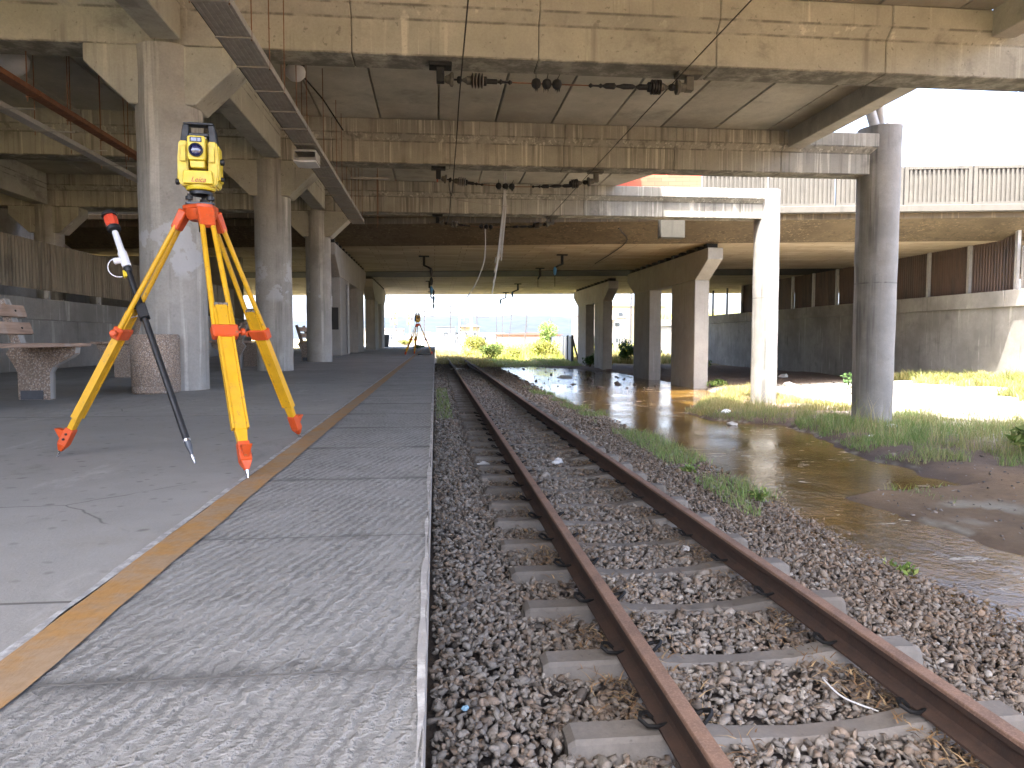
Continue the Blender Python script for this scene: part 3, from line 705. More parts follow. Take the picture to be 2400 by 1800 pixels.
for i, yy in enumerate(SLY):
    s = sl0 if i == 0 else inst(sl0, track, (0, 0, 0))
    s.location = (0.012 + random.uniform(-.012, .012), yy + random.uniform(-.012, .012), random.uniform(-.006, .004))
    s.rotation_euler[2] = random.uniform(-.008, .008)
    if yy < 16:
        for sx in (-1, 1):
            for side in (-1, 1):
                c = bpy.data.objects.new('rail_clip', clip_me); col.objects.link(c); c.parent = s
                c.location = (TC - 1.5 + sx * .5685 + side * .075, .0, .002); c.rotation_euler[2] = 0 if side > 0 else math.pi

# ------------------------------------------------------------------ ballast
def stone_variants(k=24):
    out = []
    for i in range(k):                                      # angular broken stone: hull of a few random points
        bm = bmesh.new(); s = rng.uniform((.9, .6, .42), (1.45, 1.0, .8))
        for _ in range(11):
            d = rng.normal(size=3); d /= np.linalg.norm(d); bm.verts.new(d * s * rng.uniform(.8, 1.12))
        r = bmesh.ops.convex_hull(bm, input=bm.verts); bmesh.ops.delete(bm, geom=list(set(r['geom_interior'] + r['geom_unused'])), context='VERTS')
        bmesh.ops.triangulate(bm, faces=bm.faces); bm.verts.index_update()
        out.append((np.array([v.co[:] for v in bm.verts]), np.array([[v.index for v in f.verts] for f in bm.faces]))); bm.free()
    return out
SV = stone_variants()
def scatter_stones(P, size, cols):
    N = len(P); vi = rng.integers(0, len(SV), N); VV, FF, CC = [], [], []; off = 0
    for q_, (sv, sf) in enumerate(SV):
        ix = np.nonzero(vi == q_)[0]; n = len(ix)
        if not n: continue
        a = rng.uniform(0, 2 * np.pi, n); b = rng.normal(0, .55, n); c = rng.normal(0, .55, n)
        ca, sa, cb, sb, cc_, sc_ = np.cos(a), np.sin(a), np.cos(b), np.sin(b), np.cos(c), np.sin(c)
        Rz = np.zeros((n, 3, 3)); Rz[:, 0, 0] = ca; Rz[:, 0, 1] = -sa; Rz[:, 1, 0] = sa; Rz[:, 1, 1] = ca; Rz[:, 2, 2] = 1
        Rx = np.zeros((n, 3, 3)); Rx[:, 0, 0] = 1; Rx[:, 1, 1] = cb; Rx[:, 1, 2] = -sb; Rx[:, 2, 1] = sb; Rx[:, 2, 2] = cb
        Ry = np.zeros((n, 3, 3)); Ry[:, 1, 1] = 1; Ry[:, 0, 0] = cc_; Ry[:, 0, 2] = sc_; Ry[:, 2, 0] = -sc_; Ry[:, 2, 2] = cc_
        V = np.einsum('nij,kj->nki', Rz @ Rx @ Ry, sv) * size[ix][:, None, None] + P[ix][:, None, :]
        VV.append(V.reshape(-1, 3)); FF.append((sf[None] + off + (np.arange(n) * len(sv))[:, None, None]).reshape(-1, 3)); CC.append(np.repeat(cols[ix], len(sv), 0)); off += n * len(sv)
    return np.concatenate(VV), np.concatenate(FF), np.concatenate(CC)
def ballast_z(x, y):
    xl = np.interp(y, _yl, _xl)
    z = -1.047 - .145 * sstep(2.12, 2.32, x) - .118 * np.clip((x - 2.6) / np.maximum(xl - 2.6, .2), 0, 1) - .02 * sstep(.95, .75, x)
    mid = np.exp(-((x - TC) / .38) ** 2); z = z - .012 * mid
    z = z - .04 * np.exp(-((np.abs(x - TC) - .5685) / .15) ** 2)
    z = z + .03 * (fbm(x, y, 1.1, 3, 41) - .5) + .035 * np.exp(-((x - .2) / .2) ** 2)
    return z
BP, BS = [], []
for y0, y1, dens, size in ((1.0, 4.5, 1600, .0222), (4.5, 8, 1250, .0235), (8, 13, 760, .027), (13, 22, 380, .033), (22, 36, 140, .046), (36, 49, 70, .06)):
    n = int(dens * (y1 - y0) * 4.2); x = rng.uniform(-.02, 4.2, n); yy = rng.uniform(y0, y1, n)
    xl = np.interp(yy, _yl, _xl)
    ok = x < xl + rng.normal(.0, .08, n)
    ds = np.min(np.abs(yy[:, None] - np.array(SLY)[None]), 1); ok &= ~((ds < rng.uniform(.045, .085, n)) & (x > .53) & (x < 2.5))
    x, yy = x[ok], yy[ok]; s = size * rng.lognormal(0, .27, len(x))
    BP.append(np.stack([x, yy, ballast_z(x, yy) + rng.uniform(-.022, .014, len(x))], -1)); BS.append(s)
BP = np.concatenate(BP); BS = np.concatenate(BS); n = len(BP)
g = rng.uniform(.65, 1.22, n)[:, None]; tone = rng.uniform(0, 1, n)[:, None]
right = sstep(2.2, 3.2, BP[:, 0])[:, None]; dr = np.exp(-((np.abs(BP[:, 0] - TC) - .5685) / .17) ** 2)[:, None]
BC = np.where(tone < .55, np.array((.28, .262, .236)), np.where(tone < .85, np.array((.27, .222, .178)), np.array((.17, .155, .14))))
BC = BC * (1 - right) + (BC * np.array((.90, .82, .74))) * right
BC = BC * (1 - .6 * dr) + np.array((.13, .09, .06)) * .6 * dr
lightst = rng.uniform(0, 1, n) < .04; BC[lightst] = (.36, .345, .315); BC = BC * g * np.array((1.08, 1.035, .97))
V, F, Cc = scatter_stones(BP, BS, BC)
ballast = npmesh('ballast', V, F, M_STONE, Cc); tag(ballast, 'crushed grey and brown stone ballast around the track', 'gravel', None, 'stuff')

def tufts(name, P, h, w_, lean, cols, mat, label, cat, curl=.35):
    """thin bent blades, 5 verts / 3 tris each"""
    n = len(P); a = rng.uniform(0, 2 * np.pi, n); la = rng.uniform(0, 2 * np.pi, n)
    sx = np.stack([np.cos(a), np.sin(a), 0 * a], -1) * (w_ * .5)[:, None]
    ld = np.stack([np.cos(la), np.sin(la), 0 * la], -1) * (lean * h)[:, None]; up = np.zeros((n, 3)); up[:, 2] = h
    p1 = P + up * .55 + ld * .35; p2 = P + up * (1 - curl * lean[:, None].clip(0, 1.5) * .5) + ld
    V = np.stack([P - sx, P + sx, p1 - sx * .75, p1 + sx * .75, p2], 1).reshape(-1, 3)
    b = (np.arange(n) * 5)[:, None, None]; F = (np.array([[0, 1, 3], [0, 3, 2], [2, 3, 4]])[None] + b).reshape(-1, 3)
    o = npmesh(name, V, F, mat, np.repeat(cols, 5, 0)); tag(o, label, cat, None, 'stuff'); return o
# dry straw caught along the rails
n = 12000; side = rng.choice([-1, 1], n); yy = 1.2 + 12 * rng.uniform(0, 1, n) ** 1.5
x = TC + side * .5685 + rng.normal(0, .14, n); keep = (fbm(x, yy, 2.2, 3, 51) > .5); x, yy = x[keep], yy[keep]; n = len(x)
P = np.stack([x, yy, ballast_z(x, yy) + .03 + rng.uniform(0, .025, n)], -1)
base = np.array([(.34, .21, .10), (.22, .13, .065), (.42, .30, .16)])[rng.integers(0, 3, n)] * rng.uniform(.6, 1.1, (n, 1))
tufts('dry_straw', P, rng.uniform(.012, .035, n), rng.uniform(.005, .011, n), rng.uniform(1.5, 4.5, n), base, M_DRY, 'brown dry straw caught along the rails', 'straw')

# ------------------------------------------------------------------ surveying tripods
def make_tripod(name, label, group, head, feet, cy_=M_YEL):
    """head: centre of the top plate, feet: three ground points (world)"""
    H = Vector(head); t = thing(name, label, 'tripod', (H.x, H.y, 0), 0, group)
    o0 = Vector((H.x, H.y, 0)); h = H - o0
    # top plate: rounded triangle with an open middle
    fd = [(Vector(f) - o0).to_2d().normalized() for f in feet]
    b = MB(); pts = []
    ang = sorted(math.atan2(d.y, d.x) for d in fd)
    for a in ang:
        for da in (-.42, -.2, 0, .2, .42): pts.append((.088 * math.cos(a + da), .088 * math.sin(a + da)))
    b.prism(pts, 'z', h.z - .022, h.z); b.build('head_plate', M_ORG, t, bevel=.004)
    b = MB().lathe([(.055, h.z - .075), (.07, h.z - .06), (.078, h.z - .023)], n=18); b.build('head_body', M_ORG, t, smooth=True)
    MB().cyl((0, 0, h.z - .13), (0, 0, h.z - .07), .014, .018, 12).build('fixing_screw', M_BLK, t, smooth=True)
    for f in feet:
        F_ = Vector(f) - o0; out = Vector((F_.x, F_.y, 0)).normalized(); side = Vector((-out.y, out.x, 0))
        T = out * .088 + Vector((0, 0, h.z - .042)); d = F_ - T; Ln = d.length; d = d / Ln; nrm = d.cross(side).normalized()
        leg = MB()
        for s in (-1, 1):
            leg.cyl(T + d * .05 + side * (s * .024), T + d * (Ln * .475) + side * (s * .042), .0125, .0125, 12)
        lo = leg.build('leg', cy_, t, smooth=True)
        MB().obox(T - d * .02, T + d * .085, side, nrm, .078, .045, .072, .036).build('hinge', M_ORG, lo, bevel=.006)
        p0, p1, p2 = T + d * (Ln * .385), T + d * (Ln * .84), T + d * (Ln * .885)
        sl_ = MB(); sl_.obox(p0, p1, side, nrm, .052, .026); sl_.obox(p1, p2, side, nrm, .052, .026, .040, .03)
        for s in (-1, 1): sl_.obox(p0 + d * .02 + side * (s * .031), p1 - d * .004 + side * (s * .031), side, nrm, .0105, .036)
        sl_.build('slider', cy_, lo, bevel=.002)
        MB().obox(p0 - d * .012, p0 + d * .004, side, nrm, .07, .02).build('slider_cap', M_SIL, lo)
        c0 = T + d * (Ln * .465); cb = MB().obox(c0, c0 + d * .062, side, nrm, .118, .05, .112, .046)
        cb.build('clamp', M_ORG, lo, bevel=.006)
        kn = c0 + d * .03 + side * .058
        MB().lathe([(.008, 0), (.008, .014), (.017, .015), (.017, .03), (.012, .034)], kn, side, 12).build('clamp_knob', M_ORG, lo, smooth=True)
        s0, s1, s2 = p2 - d * .004, F_ - d * .075, F_ - d * .035
        sh = MB().obox(s0, s1, side, nrm, .05, .042, .05, .046); sh.obox(s1, s2, side, nrm, .05, .046, .018, .02)
        # foot pedal: a triangular wedge on the outside
        q0 = s0 + d * .01 + out * .018
        sh.add([q0 + side * .02, q0 - side * .02, q0 + out * .055 + side * .024 + Vector((0, 0, .012)), q0 + out * .055 - side * .024 + Vector((0, 0, .012)), s0 + d * .085 + out * .01 + side * .006, s0 + d * .085 + out * .01 - side * .006], [(0, 1, 3, 2), (2, 3, 5, 4), (0, 2, 4), (1, 5, 3), (0, 4, 5, 1)])
        sh.build('shoe', M_ORG, lo, bevel=.003)
        MB().cyl(s2 - d * .004, F_ + d * .004, .009, .002, 10).build('point', M_SIL, lo, smooth=True)
        for k in (.03, .06): MB().cyl(s0 + d * k + side * .022 , s0 + d * k + side * .031, .006, .006, 8).build('bolt', M_BLK, lo)
    return t
THEAD = (-1.165, 3.90, 1.268)
make_tripod('surveying_tripod', 'large yellow surveying tripod with orange joints on the near platform', 'surveying tripods', THEAD, [(-.80, 3.23, .008), (-1.93, 3.97, 0), (-.815, 4.56, 0)])
T2 = (-.66, 28.3, 1.18)
make_tripod('surveying_tripod', 'small distant surveying tripod at the far end of the platform', 'surveying tripods', T2, [(-1.12, 27.4, 0), (-.82, 29.0, 0), (-.10, 28.2, 0)])

def make_station(name, label, loc, rz, shell, sidem, group, print_it):
    t = thing(name, label, 'total station', loc, rz, group)
    # tribrach
    b = MB().prism([(-.062, -.045), (.062, -.045), (.07, -.03), (.014, .075), (-.014, .075), (-.07, -.03)], 'z', .001, .012)
    tb = b.build('tribrach', M_GRY, t, bevel=.002)
    for x_, y_ in ((-.05, -.032), (.05, -.032), (0, .055)):
        MB().lathe([(.007, .0), (.007, .01), (.018, .011), (.018, .028), (.008, .029), (.010, .04)], (x_, y_, .012), (0, 0, 1), 16).build('footscrew', M_BLK, tb, smooth=True)
    MB().lathe([(.048, .05), (.055, .053), (.055, .068), (.045, .07)], n=24).build('tribrach_top', M_BLK, t, smooth=True)
    MB().lathe([(.052, .0705), (.066, .073), (.072, .085), (.07, .098)], n=28).build('base_ring', shell, t, smooth=True)
    # alidade: U of two standards on a wide base, in one shell
    out = [(-.080, .088), (.080, .088), (.089, .105), (.096, .17), (.095, .225), (.087, .305), (.046, .305), (.046, .15), (-.046, .15), (-.046, .305), (-.087, .305), (-.095, .225), (-.096, .17), (-.089, .105)]
    MB().prism(out, 'y', -.062, .07).build('alidade', shell, t, bevel=.006, bseg=2)
    # left and right bulges on the standards
    for s in (-1, 1):
        MB().prism([(s * .050, .20), (s * .082, .20), (s * .082, .27), (s * .074, .282), (s * .050, .282)], 'y', -.071, -.0615).build('axis_cover', shell, t, bevel=.006, bseg=2)
        MB().obox((s * .092, .004, .12), (s * .090, .004, .29), (1, 0, 0), (0, 1, 0), .018, .10, .010, .08).build('side_panel', sidem, t, bevel=.004)
    MB().prism([(-.07, .095), (.072, .095), (.066, .158), (-.064, .158)], 'y', -.083, -.061).build('front_panel', shell, t, bevel=.003)
    # telescope
    tel = MB().prism([(-.036, .205), (.036, .205), (.041, .225), (.041, .315), (.036, .322), (-.036, .322), (-.041, .315), (-.041, .225)], 'y', -.098, .085).build('telescope', shell, t, bevel=.004)
    MB().prism([(-.03, .17), (.034, .17), (.036, .2045), (-.034, .2045)], 'y', -.088, .06).build('telescope_belly', shell, tel, bevel=.003)
    MB().lathe([(.033, 0), (.033, .012), (.029, .013), (.0285, .004), (.001, .004)], (0, -.097, .252), (0, -1, 0), 32).build('lens_ring', M_BLK, tel, smooth=True)
    MB().lathe([(.0275, .0), (.024, .004), (.014, .0075), (.001, .009)], (0, -.102, .252), (0, -1, 0), 32).build('lens', M_LENS, tel, smooth=True)
    MB().box(-.028, .026, -.1, -.0975, .291, .315).build('sight_frame', M_BLK, tel)
    MB().box(-.022, .004, -.1015, -.1003, .295, .311).build('sight_window', M_LENS, tel)
    MB().box(.008, .022, -.1015, -.1003, .295, .311).build('sight_window', M_LENS, tel)
    # carrying handle
    h = MB().prism([(-.087, .3055), (-.048, .3055), (-.047, .34), (-.044, .392), (-.072, .392), (-.080, .35)], 'y', -.03, .035)
    h.prism([(.087, .3055), (.048, .3055), (.047, .34), (.044, .392), (.072, .392), (.080, .35)], 'y', -.03, .035)
    h.prism([(-.072, .3925), (.072, .3925), (.069, .404), (-.069, .404)], 'y', -.03, .035)
    h.box(-.0465, .0465, -.03, .035, .335, .352)
    h.build('handle', M_BLK, t, bevel=.003)
    MB().box(-.035, .035, -.02, .02, .3285, .3345).build('handle_label', M_WHT, t)
    for (x_, z_, s, r_) in ((.098, .215, 1, .016), (.096, .13, 1, .011), (-.094, .112, -1, .016)):
        MB().lathe([(r_ * .6, 0), (r_ * .6, .006), (r_, .007), (r_, .02), (r_ * .8, .023)], (x_ - s * .004, -.02, z_), (s, 0, 0), 16).build('drive_knob', M_BLK, t, smooth=True)
    if print_it:
        text('Leica', .034, M_RED, t, (.004, -.0838, .113), (R(90), 0, 0), .35, .0004, 'lettering')
        MB().box(-.012, .036, -.0838, -.0832, .1005, .1015).build('underline', M_RED, t)
    return t
make_station('total_station', 'bright yellow total station with black handle on the near tripod', (THEAD[0], THEAD[1], THEAD[2] + .001), R(6), M_YEL2, M_YEL2, 'survey instruments', True)
s2_ = make_station('total_station', 'tiny blue and yellow instrument on the distant tripod', (T2[0], T2[1], T2[2] + .001), R(30), M_YEL, M_BLUE, 'survey instruments', False)

# prism pole leaning against the tripod leg
PF, PT = Vector((-1.160, 3.68, 0)), Vector((-1.69, 4.10, 1.245)); pd = (PT - PF); PLn = pd.length; pd = pd / PLn
pp = thing('prism_pole', 'black prism pole leaning against the near tripod leg', 'survey pole', PF)
cdir = (Vector((0, 0, .6)) - PT); cdir = (cdir - pd * cdir.dot(pd)).normalized(); cs = pd.cross(cdir)
MB().cyl(pd * .13, pd * 1.08, .0165, .0155, 16).build('pole', M_BLK, pp, smooth=True)
MB().lathe([(.0175, .118), (.0175, .13)], (0, 0, 0), pd, 16).build('collar', M_SIL, pp, smooth=True)
MB().lathe([(.006, .045), (.014, .085), (.0165, .117)], (0, 0, 0), pd, 16).build('pole_tip', M_GRY, pp, smooth=True)
MB().lathe([(.001, 0), (.0075, .03), (.006, .05)], (0, 0, 0), pd, 12).build('point', M_SIL, pp, smooth=True)
MB().lathe([(.017, 1.075), (.020, 1.08), (.020, 1.10), (.016, 1.105)], (0, 0, 0), pd, 16).build('upper_collar', M_BLK, pp, smooth=True)
MB().lathe([(.022, 1.105), (.022, 1.19), (.017, 1.2), (.015, 1.31), (.012, 1.32)], (0, 0, 0), pd, 18).build('antenna_body', M_WHT, pp, smooth=True)
MB().lathe([(.016, 0), (.016, .03), (.009, .035)], pd * 1.15 + cs * -.018, -cs, 14).build('side_unit', M_WHT, pp, smooth=True)
MB().tube([pd * (1.112 + .056 * math.cos(a)) - cs * (.035 + .052 * math.sin(a)) for a in np.linspace(0, math.pi, 14)], .0028, 6).build('cable', M_WHT, pp, smooth=True)
MB().obox(pd * 1.05 - cs * .02, pd * 1.085 - cs * .016, cs, cdir, .02, .02).build('yellow_plug', M_YEL2, pp)
MB().lathe([(.02, 1.322), (.033, 1.327), (.034, 1.345), (.03, 1.35)], (0, 0, 0), pd, 18).build('lower_rim', M_BLK, pp, smooth=True)
MB().lathe([(.030, 1.3505), (.034, 1.37), (.034, 1.395), (.028, 1.412)], (0, 0, 0), pd, 8).build('prism', M_PRISM, pp)
MB().lathe([(.036, 1.4125), (.038, 1.416), (.034, 1.432), (.012, 1.437)], (0, 0, 0), pd, 18).build('top_cap', M_BLK, pp, smooth=True)
MB().obox(pd * .80 - cdir * .0, pd * .88, cs, cdir, .05, .05).build('pole_bracket', M_BLK, pp, bevel=.004)
MB().tube([pd * .825 - cs * .02, pd * .825 - cs * .062, pd * .86 - cs * .062], .0035, 6).build('bracket_latch', M_SIL, pp, smooth=True)

# ------------------------------------------------------------------ benches, bin
LEGP = [(0, 0), (.30, 0), (.305, .27), (.335, .33), (.50, .42), (.545, .455), (.555, .525), (.055, .525), (-.10, 1.0), (-.165, .985), (-.04, .54), (-.10, .46), (-.03, .34), (0, .27)]
def make_bench(name, label, loc, rz, length=1.8):
    t = thing(name, label, 'bench', loc, rz, 'platform benches')
    for yy in (.12, length - .24):
        lg = MB().prism(LEGP, 'y', yy, yy + .115, side=1).build('leg', [M_AGG, C_COL], t, bevel=.006)
        MB().box(.03, .24, yy - .012, yy - .002, .004, .095).build('foot_plate', M_GRY, lg)
    for i in range(3):
        x0 = .068 + i * .18; MB().box(x0, x0 + .17, 0, length, .527, .562).build('seat_slat', M_WOOD, t, bevel=.004)
    for zz in (.70, .87):
        c = Vector((.022 - (zz - .63) * .325, 0, zz)); u = Vector((-.30, 0, .954)); n_ = Vector((.954, 0, .30))
        MB().obox(c + n_ * .019, c + n_ * .019 + Vector((0, length, 0)), u, n_, .12, .034).build('back_slat', M_WOOD, t, bevel=.004)
        for yy in (.175, length - .185): MB().cyl(c + n_ * .036 + Vector((0, yy, 0)), c + n_ * .042 + Vector((0, yy, 0)), .011, .011, 10).build('bolt', M_BLACKMETAL, t)
    return t
make_bench('station_bench', 'near wooden bench with aggregate legs at the left edge', (-4.10, 6.17, 0), 0)
make_bench('station_bench', 'bench seen end on behind the tripod leg, beside the bin', (-4.72, 13.85, 0), math.pi)
make_bench('station_bench', 'bench half hidden behind the tripod between the first two columns', (-3.9, 17.0, 0), math.pi)
make_bench('station_bench', 'bench with openwork end showing between second and third columns', (-3.7, 20.9, 0), 0, 1.5)
make_bench('station_bench', 'small far bench beside the pier on the platform', (-4.7, 38.6, 0), 0, 1.5)
bn = thing('litter_bin', 'round exposed aggregate litter bin in front of the first column', 'bin', (-3.11, 8.62, 0))
MB().lathe([(.235, 0), (.25, .015), (.252, .07), (.246, .078), (.252, .086), (.253, .60), (.247, .645), (.235, .655), (.205, .655), (.2, .60), (.195, .2), (.02, .19)], n=40, caps=False).build('shell', M_AGG, bn, smooth=True)
MB().lathe([(.19, .2), (.01, .205)], n=24, caps=False).build('liner', M_BLK, bn)
tl = thing('hand_torch', 'small black and yellow torch lying on the near bench seat', 'torch', (-4.30, 6.62, .562 + .03), R(60))
MB().lathe([(.024, -.13), (.026, -.12), (.026, .0), (.03, .01), (.03, .03)], (0, 0, 0), (1, 0, 0), 16).build('grip', M_BLK, tl, smooth=True)
MB().lathe([(.031, .031), (.031, .075), (.027, .078)], (0, 0, 0), (1, 0, 0), 16).build('head_ring', M_YEL2, tl, smooth=True)
MB().lathe([(.027, -.09), (.0275, -.085), (.0275, -.06), (.027, -.055)], (0, 0, 0), (1, 0, 0), 16).build('grip_band', M_YEL2, tl, smooth=True)

# ------------------------------------------------------------------ cable trays
tr = thing('cable_tray', 'long grey cable tray hung on rods beside the column row', 'cable tray', (-1.84, 2, 3.4))
yy = 0.
seg = None
while yy < 16.2:
    b = MB().box(-.155, .155, .004, .746, 0, .006)
    for k in range(6): b.box(-.125 + k * .05 - .006, -.125 + k * .05 + .006, .02, .73, -.006, .0)
    if seg is None: seg = b.mesh('tray_panel', M_TRAY)
    o = bpy.data.objects.new('tray_panel', seg); col.objects.link(o); o.parent = tr; o.location = (0, yy, random.uniform(-.006, .004)); o.rotation_euler[0] = random.uniform(-.006, .006)
    o = MB().box(-.165, .165, -.018, .018, -.018, -.0075).build('strap', M_TRAY, tr); o.location = (0, yy, 0)
    for s in (-1, 1):
        if random.random() < (.85 if s > 0 else .4):
            MB().cyl((s * .16, yy + .01, -.03), (s * .16 + random.uniform(-.01, .01), yy + .01, ZS - 3.4), .0055, .0055, 6, False).build('hanger_rod', M_RUST_TRAY, tr)
    yy += .75
for s in (-1, 1): MB().box(s * .158 - .004, s * .158 + .004, 0, 16.2, -.004, .085 if s < 0 else .06).build('side_rail', M_BLACKMETAL if s < 0 else M_STEEL, tr)
for k, (yk, s) in enumerate(((15.4, .55), (16.1, .5), (16.9, .42), (14.8, .6))): MB().cyl((s, yk, -.1 + .02 * k), (s, yk, ZS - 3.4 - .02), .006, .006, 6, False).build('hanger_rod', M_RUST_TRAY, tr)
MB().box(.2, .95, 13.0, 13.05, .36, .39).build('cross_bar', M_TRAY, tr)
lt = thing('light_fitting', 'white open box fitting hanging under the cable tray', 'light fitting', (-1.86, 11.1, 3.2))
b = MB(); b.box(-.2, .2, 0, .5, .155, .17); b.box(-.2, -.185, 0, .5, 0, .154); b.box(.185, .2, 0, .5, 0, .154); b.box(-.184, .184, .49, .5, 0, .154); b.box(-.184, .184, 0, .012, .0, .02); b.box(-.184, .184, 0, .012, .135, .154)
b.build('housing', M_STEEL, lt, bevel=.003); lt.scale = (.8, .8, .8)
MB().prism([(-.2, -.02), (.2, -.02), (.2, -.045), (0, -.062), (-.2, -.045)], 'y', -.03, .48).build('diffuser', M_WHT, lt, bevel=.004)
for i, (x, z, mt, y1, lb) in enumerate(((-4.62, 3.42, M_RUST_TRAY, 13.6, 'rusty steel channel hung on rods at the upper left'), (-5.02, 3.28, M_STEEL, 14.6, 'grey steel channel hung below the rusty one at left'))):
    t = thing('cable_channel', lb, 'cable tray', (x, 3, z), 0, 'left cable channels')
    b = MB().box(-.07, .07, 0, y1 - 3, 0, .006); b.box(-.07, -.064, 0, y1 - 3, .0065, .06); b.box(.064, .07, 0, y1 - 3, .0065, .06); b.build('channel', mt, t)
    yy = .6
    while yy < y1 - 3:
        MB().cyl((-.078, yy, -.06), (-.078 + random.uniform(-.03, .03), yy, ZS - z), .0065, .0065, 6, False).build('hanger_rod', M_RUST_TRAY, t)
        MB().box(-.09, .4 if i else .09, yy - .015, yy + .015, -.012, -.004).build('bracket', mt, t); yy += .95
    for k in range(3): MB().cyl((.02, 1.5 + 3 * k, .01), (.02, 1.5 + 3 * k, .09), .015, .015, 8).build('saddle', mt, t)
def lamp(loc, label, s=1.):
    t = thing('bulkhead_lamp', label, 'lamp', loc, 0, 'old bulkhead lamps')
    MB().lathe([(.13 * s, .0), (.14 * s, -.03 * s), (.13 * s, -.07 * s)], n=20).build('lamp_base', M_BLACKMETAL, t, smooth=True)
    MB().lathe([(.128 * s, -.071 * s), (.15 * s, -.12 * s), (.14 * s, -.2 * s), (.08 * s, -.26 * s), (.01, -.275 * s)], n=20).build('glass_cover', M_WHT, t, smooth=True)
lamp((-5.9, 11.3, ZS), 'oval bulkhead lamp under the deck at the upper left', 1.5)
lamp((-2.05, 11.55, ZS), 'round bulkhead lamp above the cable tray')
MB().tube([(-2.0, 11.6, 4.6), (-1.7, 11.9, 4.3), (-1.45, 12.3, 3.95)], .012, 6).build('lamp_wire', M_BLACKMETAL)
tag(bpy.data.objects['lamp_wire'], 'thin stay hanging from the lamp above the cable tray', 'wire')

# ------------------------------------------------------------------ overhead line insulator strings
def ins_string(yc, sag, label):
    def X(px): return -.06 + (px - 1005) * .005276
    zax = ZB - .175
    t = thing('insulator_string', label, 'insulator', (X(1320), yc, zax), 0, 'insulator strings under the cross beams')
    o = Vector((X(1320), yc, zax))
    def z(px): u = (px - 1320) / 315; return -sag * (1 - u * u) if abs(u) < 1 else 0
    def Pt(px): return Vector((X(px) - o.x, 0, z(px)))
    def ax(p0, p1): return (Pt(p1) - Pt(p0)).normalized()
    def la(p0, prof, name, mat, d=None, n=18, par=t):
        a, b_ = Pt(p0), Pt(p0 + 4 if d is None else p0 + d); di = (b_ - a).normalized()
        return MB().lathe([(r, h * .005276) for r, h in prof], a, di, n).build(name, mat, par, smooth=True)
    up = -o.z + ZB
    for (p0, p1, s0, s1, k) in ((1006, 1058, 1023, 1041, 1), (1590, 1648, 1612, 1630, -1)):
        br_ = MB().box(X(p0) - o.x, X(p1) - o.x, -.10, .10, up - .05, up - .002); br_.box(X(s0) - o.x, X(s1) - o.x, -.05, .05, -.05, up - .051)
        br_.build('bracket', M_BLACKMETAL if k > 0 else M_GREYMETAL, t, bevel=.006)
    la(1042, [(.035, 0), (.05, 5), (.055, 10), (.085, 14), (.085, 18), (.07, 20)], 'bell_insulator', M_GREYMETAL)
    la(1063, [(.012, 0), (.012, 12)], 'pin', M_BLACKMETAL)
    la(1070, [(.03, 0), (.045, 3), (.045, 8), (.02, 11)], 'wire_clamp', M_BLACKMETAL, n=8)
    la(1080, [(.01, 0), (.04, 12), (.05, 13), (.05, 24)], 'end_fitting', M_GREYMETAL)
    for k in range(4):
        p0 = 1102 + 7.5 * k; la(p0, [(.045, 0), (.088, 3), (.09, 4.5)], 'shed', M_PORC); la(p0 + 4.4, [(.089, 0), (.085, .9), (.045, 2.6)], 'shed_rim', M_DISC)
    la(1129, [(.05, 0), (.055, 2), (.055, 9), (.03, 10)], 'end_cap', M_BLACKMETAL)
    la(1138, [(.03, 0), (.03, 24), (.018, 26), (.018, 30), (.035, 33), (.018, 37), (.012, 50), (.03, 54), (.012, 60)], 'turnbuckle', M_BLACKMETAL, 30)
    pts = [Pt(p) for p in range(1195, 1391, 12)]
    MB().tube(pts, .0075, 6).build('tie_rod', M_RUST_TRAY, t, smooth=True)
    for i, p0 in enumerate((1254, 1279, 1303)):
        b = MB().lathe([(.012, -.06), (.045, -.045), (.062, -.015), (.064, .012), (.05, .042), (.012, .06)], Pt(p0), (1, 0, 0), 14)
        c = Pt(p0)
        for k in range(7):
            a = -math.pi / 2 + random.uniform(-.9, .9); q0 = c + Vector((random.uniform(-.03, .03), 0, 0)); e = Vector((random.uniform(-.2, .2), math.cos(a) * .6, math.sin(a))).normalized()
            b.cyl(q0 + e * .05, q0 + e * random.uniform(.085, .11), .006, .001, 5)
        b.build('tied_ball', M_BLACKMETAL, t, smooth=True)
        MB().cyl(c + Vector((0, 0, .05)), c + Vector((.02 * i, .02, .13)), .006, .004, 5).build('wire_end', M_BLACKMETAL, t)
    la(1378, [(.01, 0), (.03, 5), (.012, 10), (.014, 24), (.03, 29), (.014, 34), (.035, 42), (.038, 62), (.012, 66), (.02, 74), (.035, 84), (.03, 106), (.012, 113), (.035, 122), (.035, 145)], 'turnbuckle', M_BLACKMETAL, 30)
    la(1519, [(.04, 0), (.06, 2), (.06, 8), (.05, 9)], 'end_cap', M_BLACKMETAL)
    for k in range(4):
        p0 = 1528 + 6.4 * k; la(p0, [(.06, 0), (.09, 1.2), (.09, 3.8), (.06, 4.8)], 'shed', M_PORC)
        la(p0 + 4.9, [(.062, 0), (.062, 1.2)], 'shed_rim', M_DISC)
    la(1554, [(.045, 0), (.05, 3), (.04, 7), (.015, 16)], 'end_fitting', M_GREYMETAL)
    la(1570, [(.02, 0), (.045, 6), (.045, 12), (.03, 17)], 'wire_clamp', M_BLACKMETAL, n=8)
    la(1588, [(.06, 0), (.088, 2), (.088, 8), (.06, 11), (.05, 24)], 'bell_insulator', M_GREYMETAL)
    return t
ins_string(YA, .02, 'nearest black insulator string under the first cross beam')
ins_string(YB, .17, 'middle sagging insulator string under the second cross beam')
ins_string(YC, .13, 'farthest insulator string under the third cross beam')
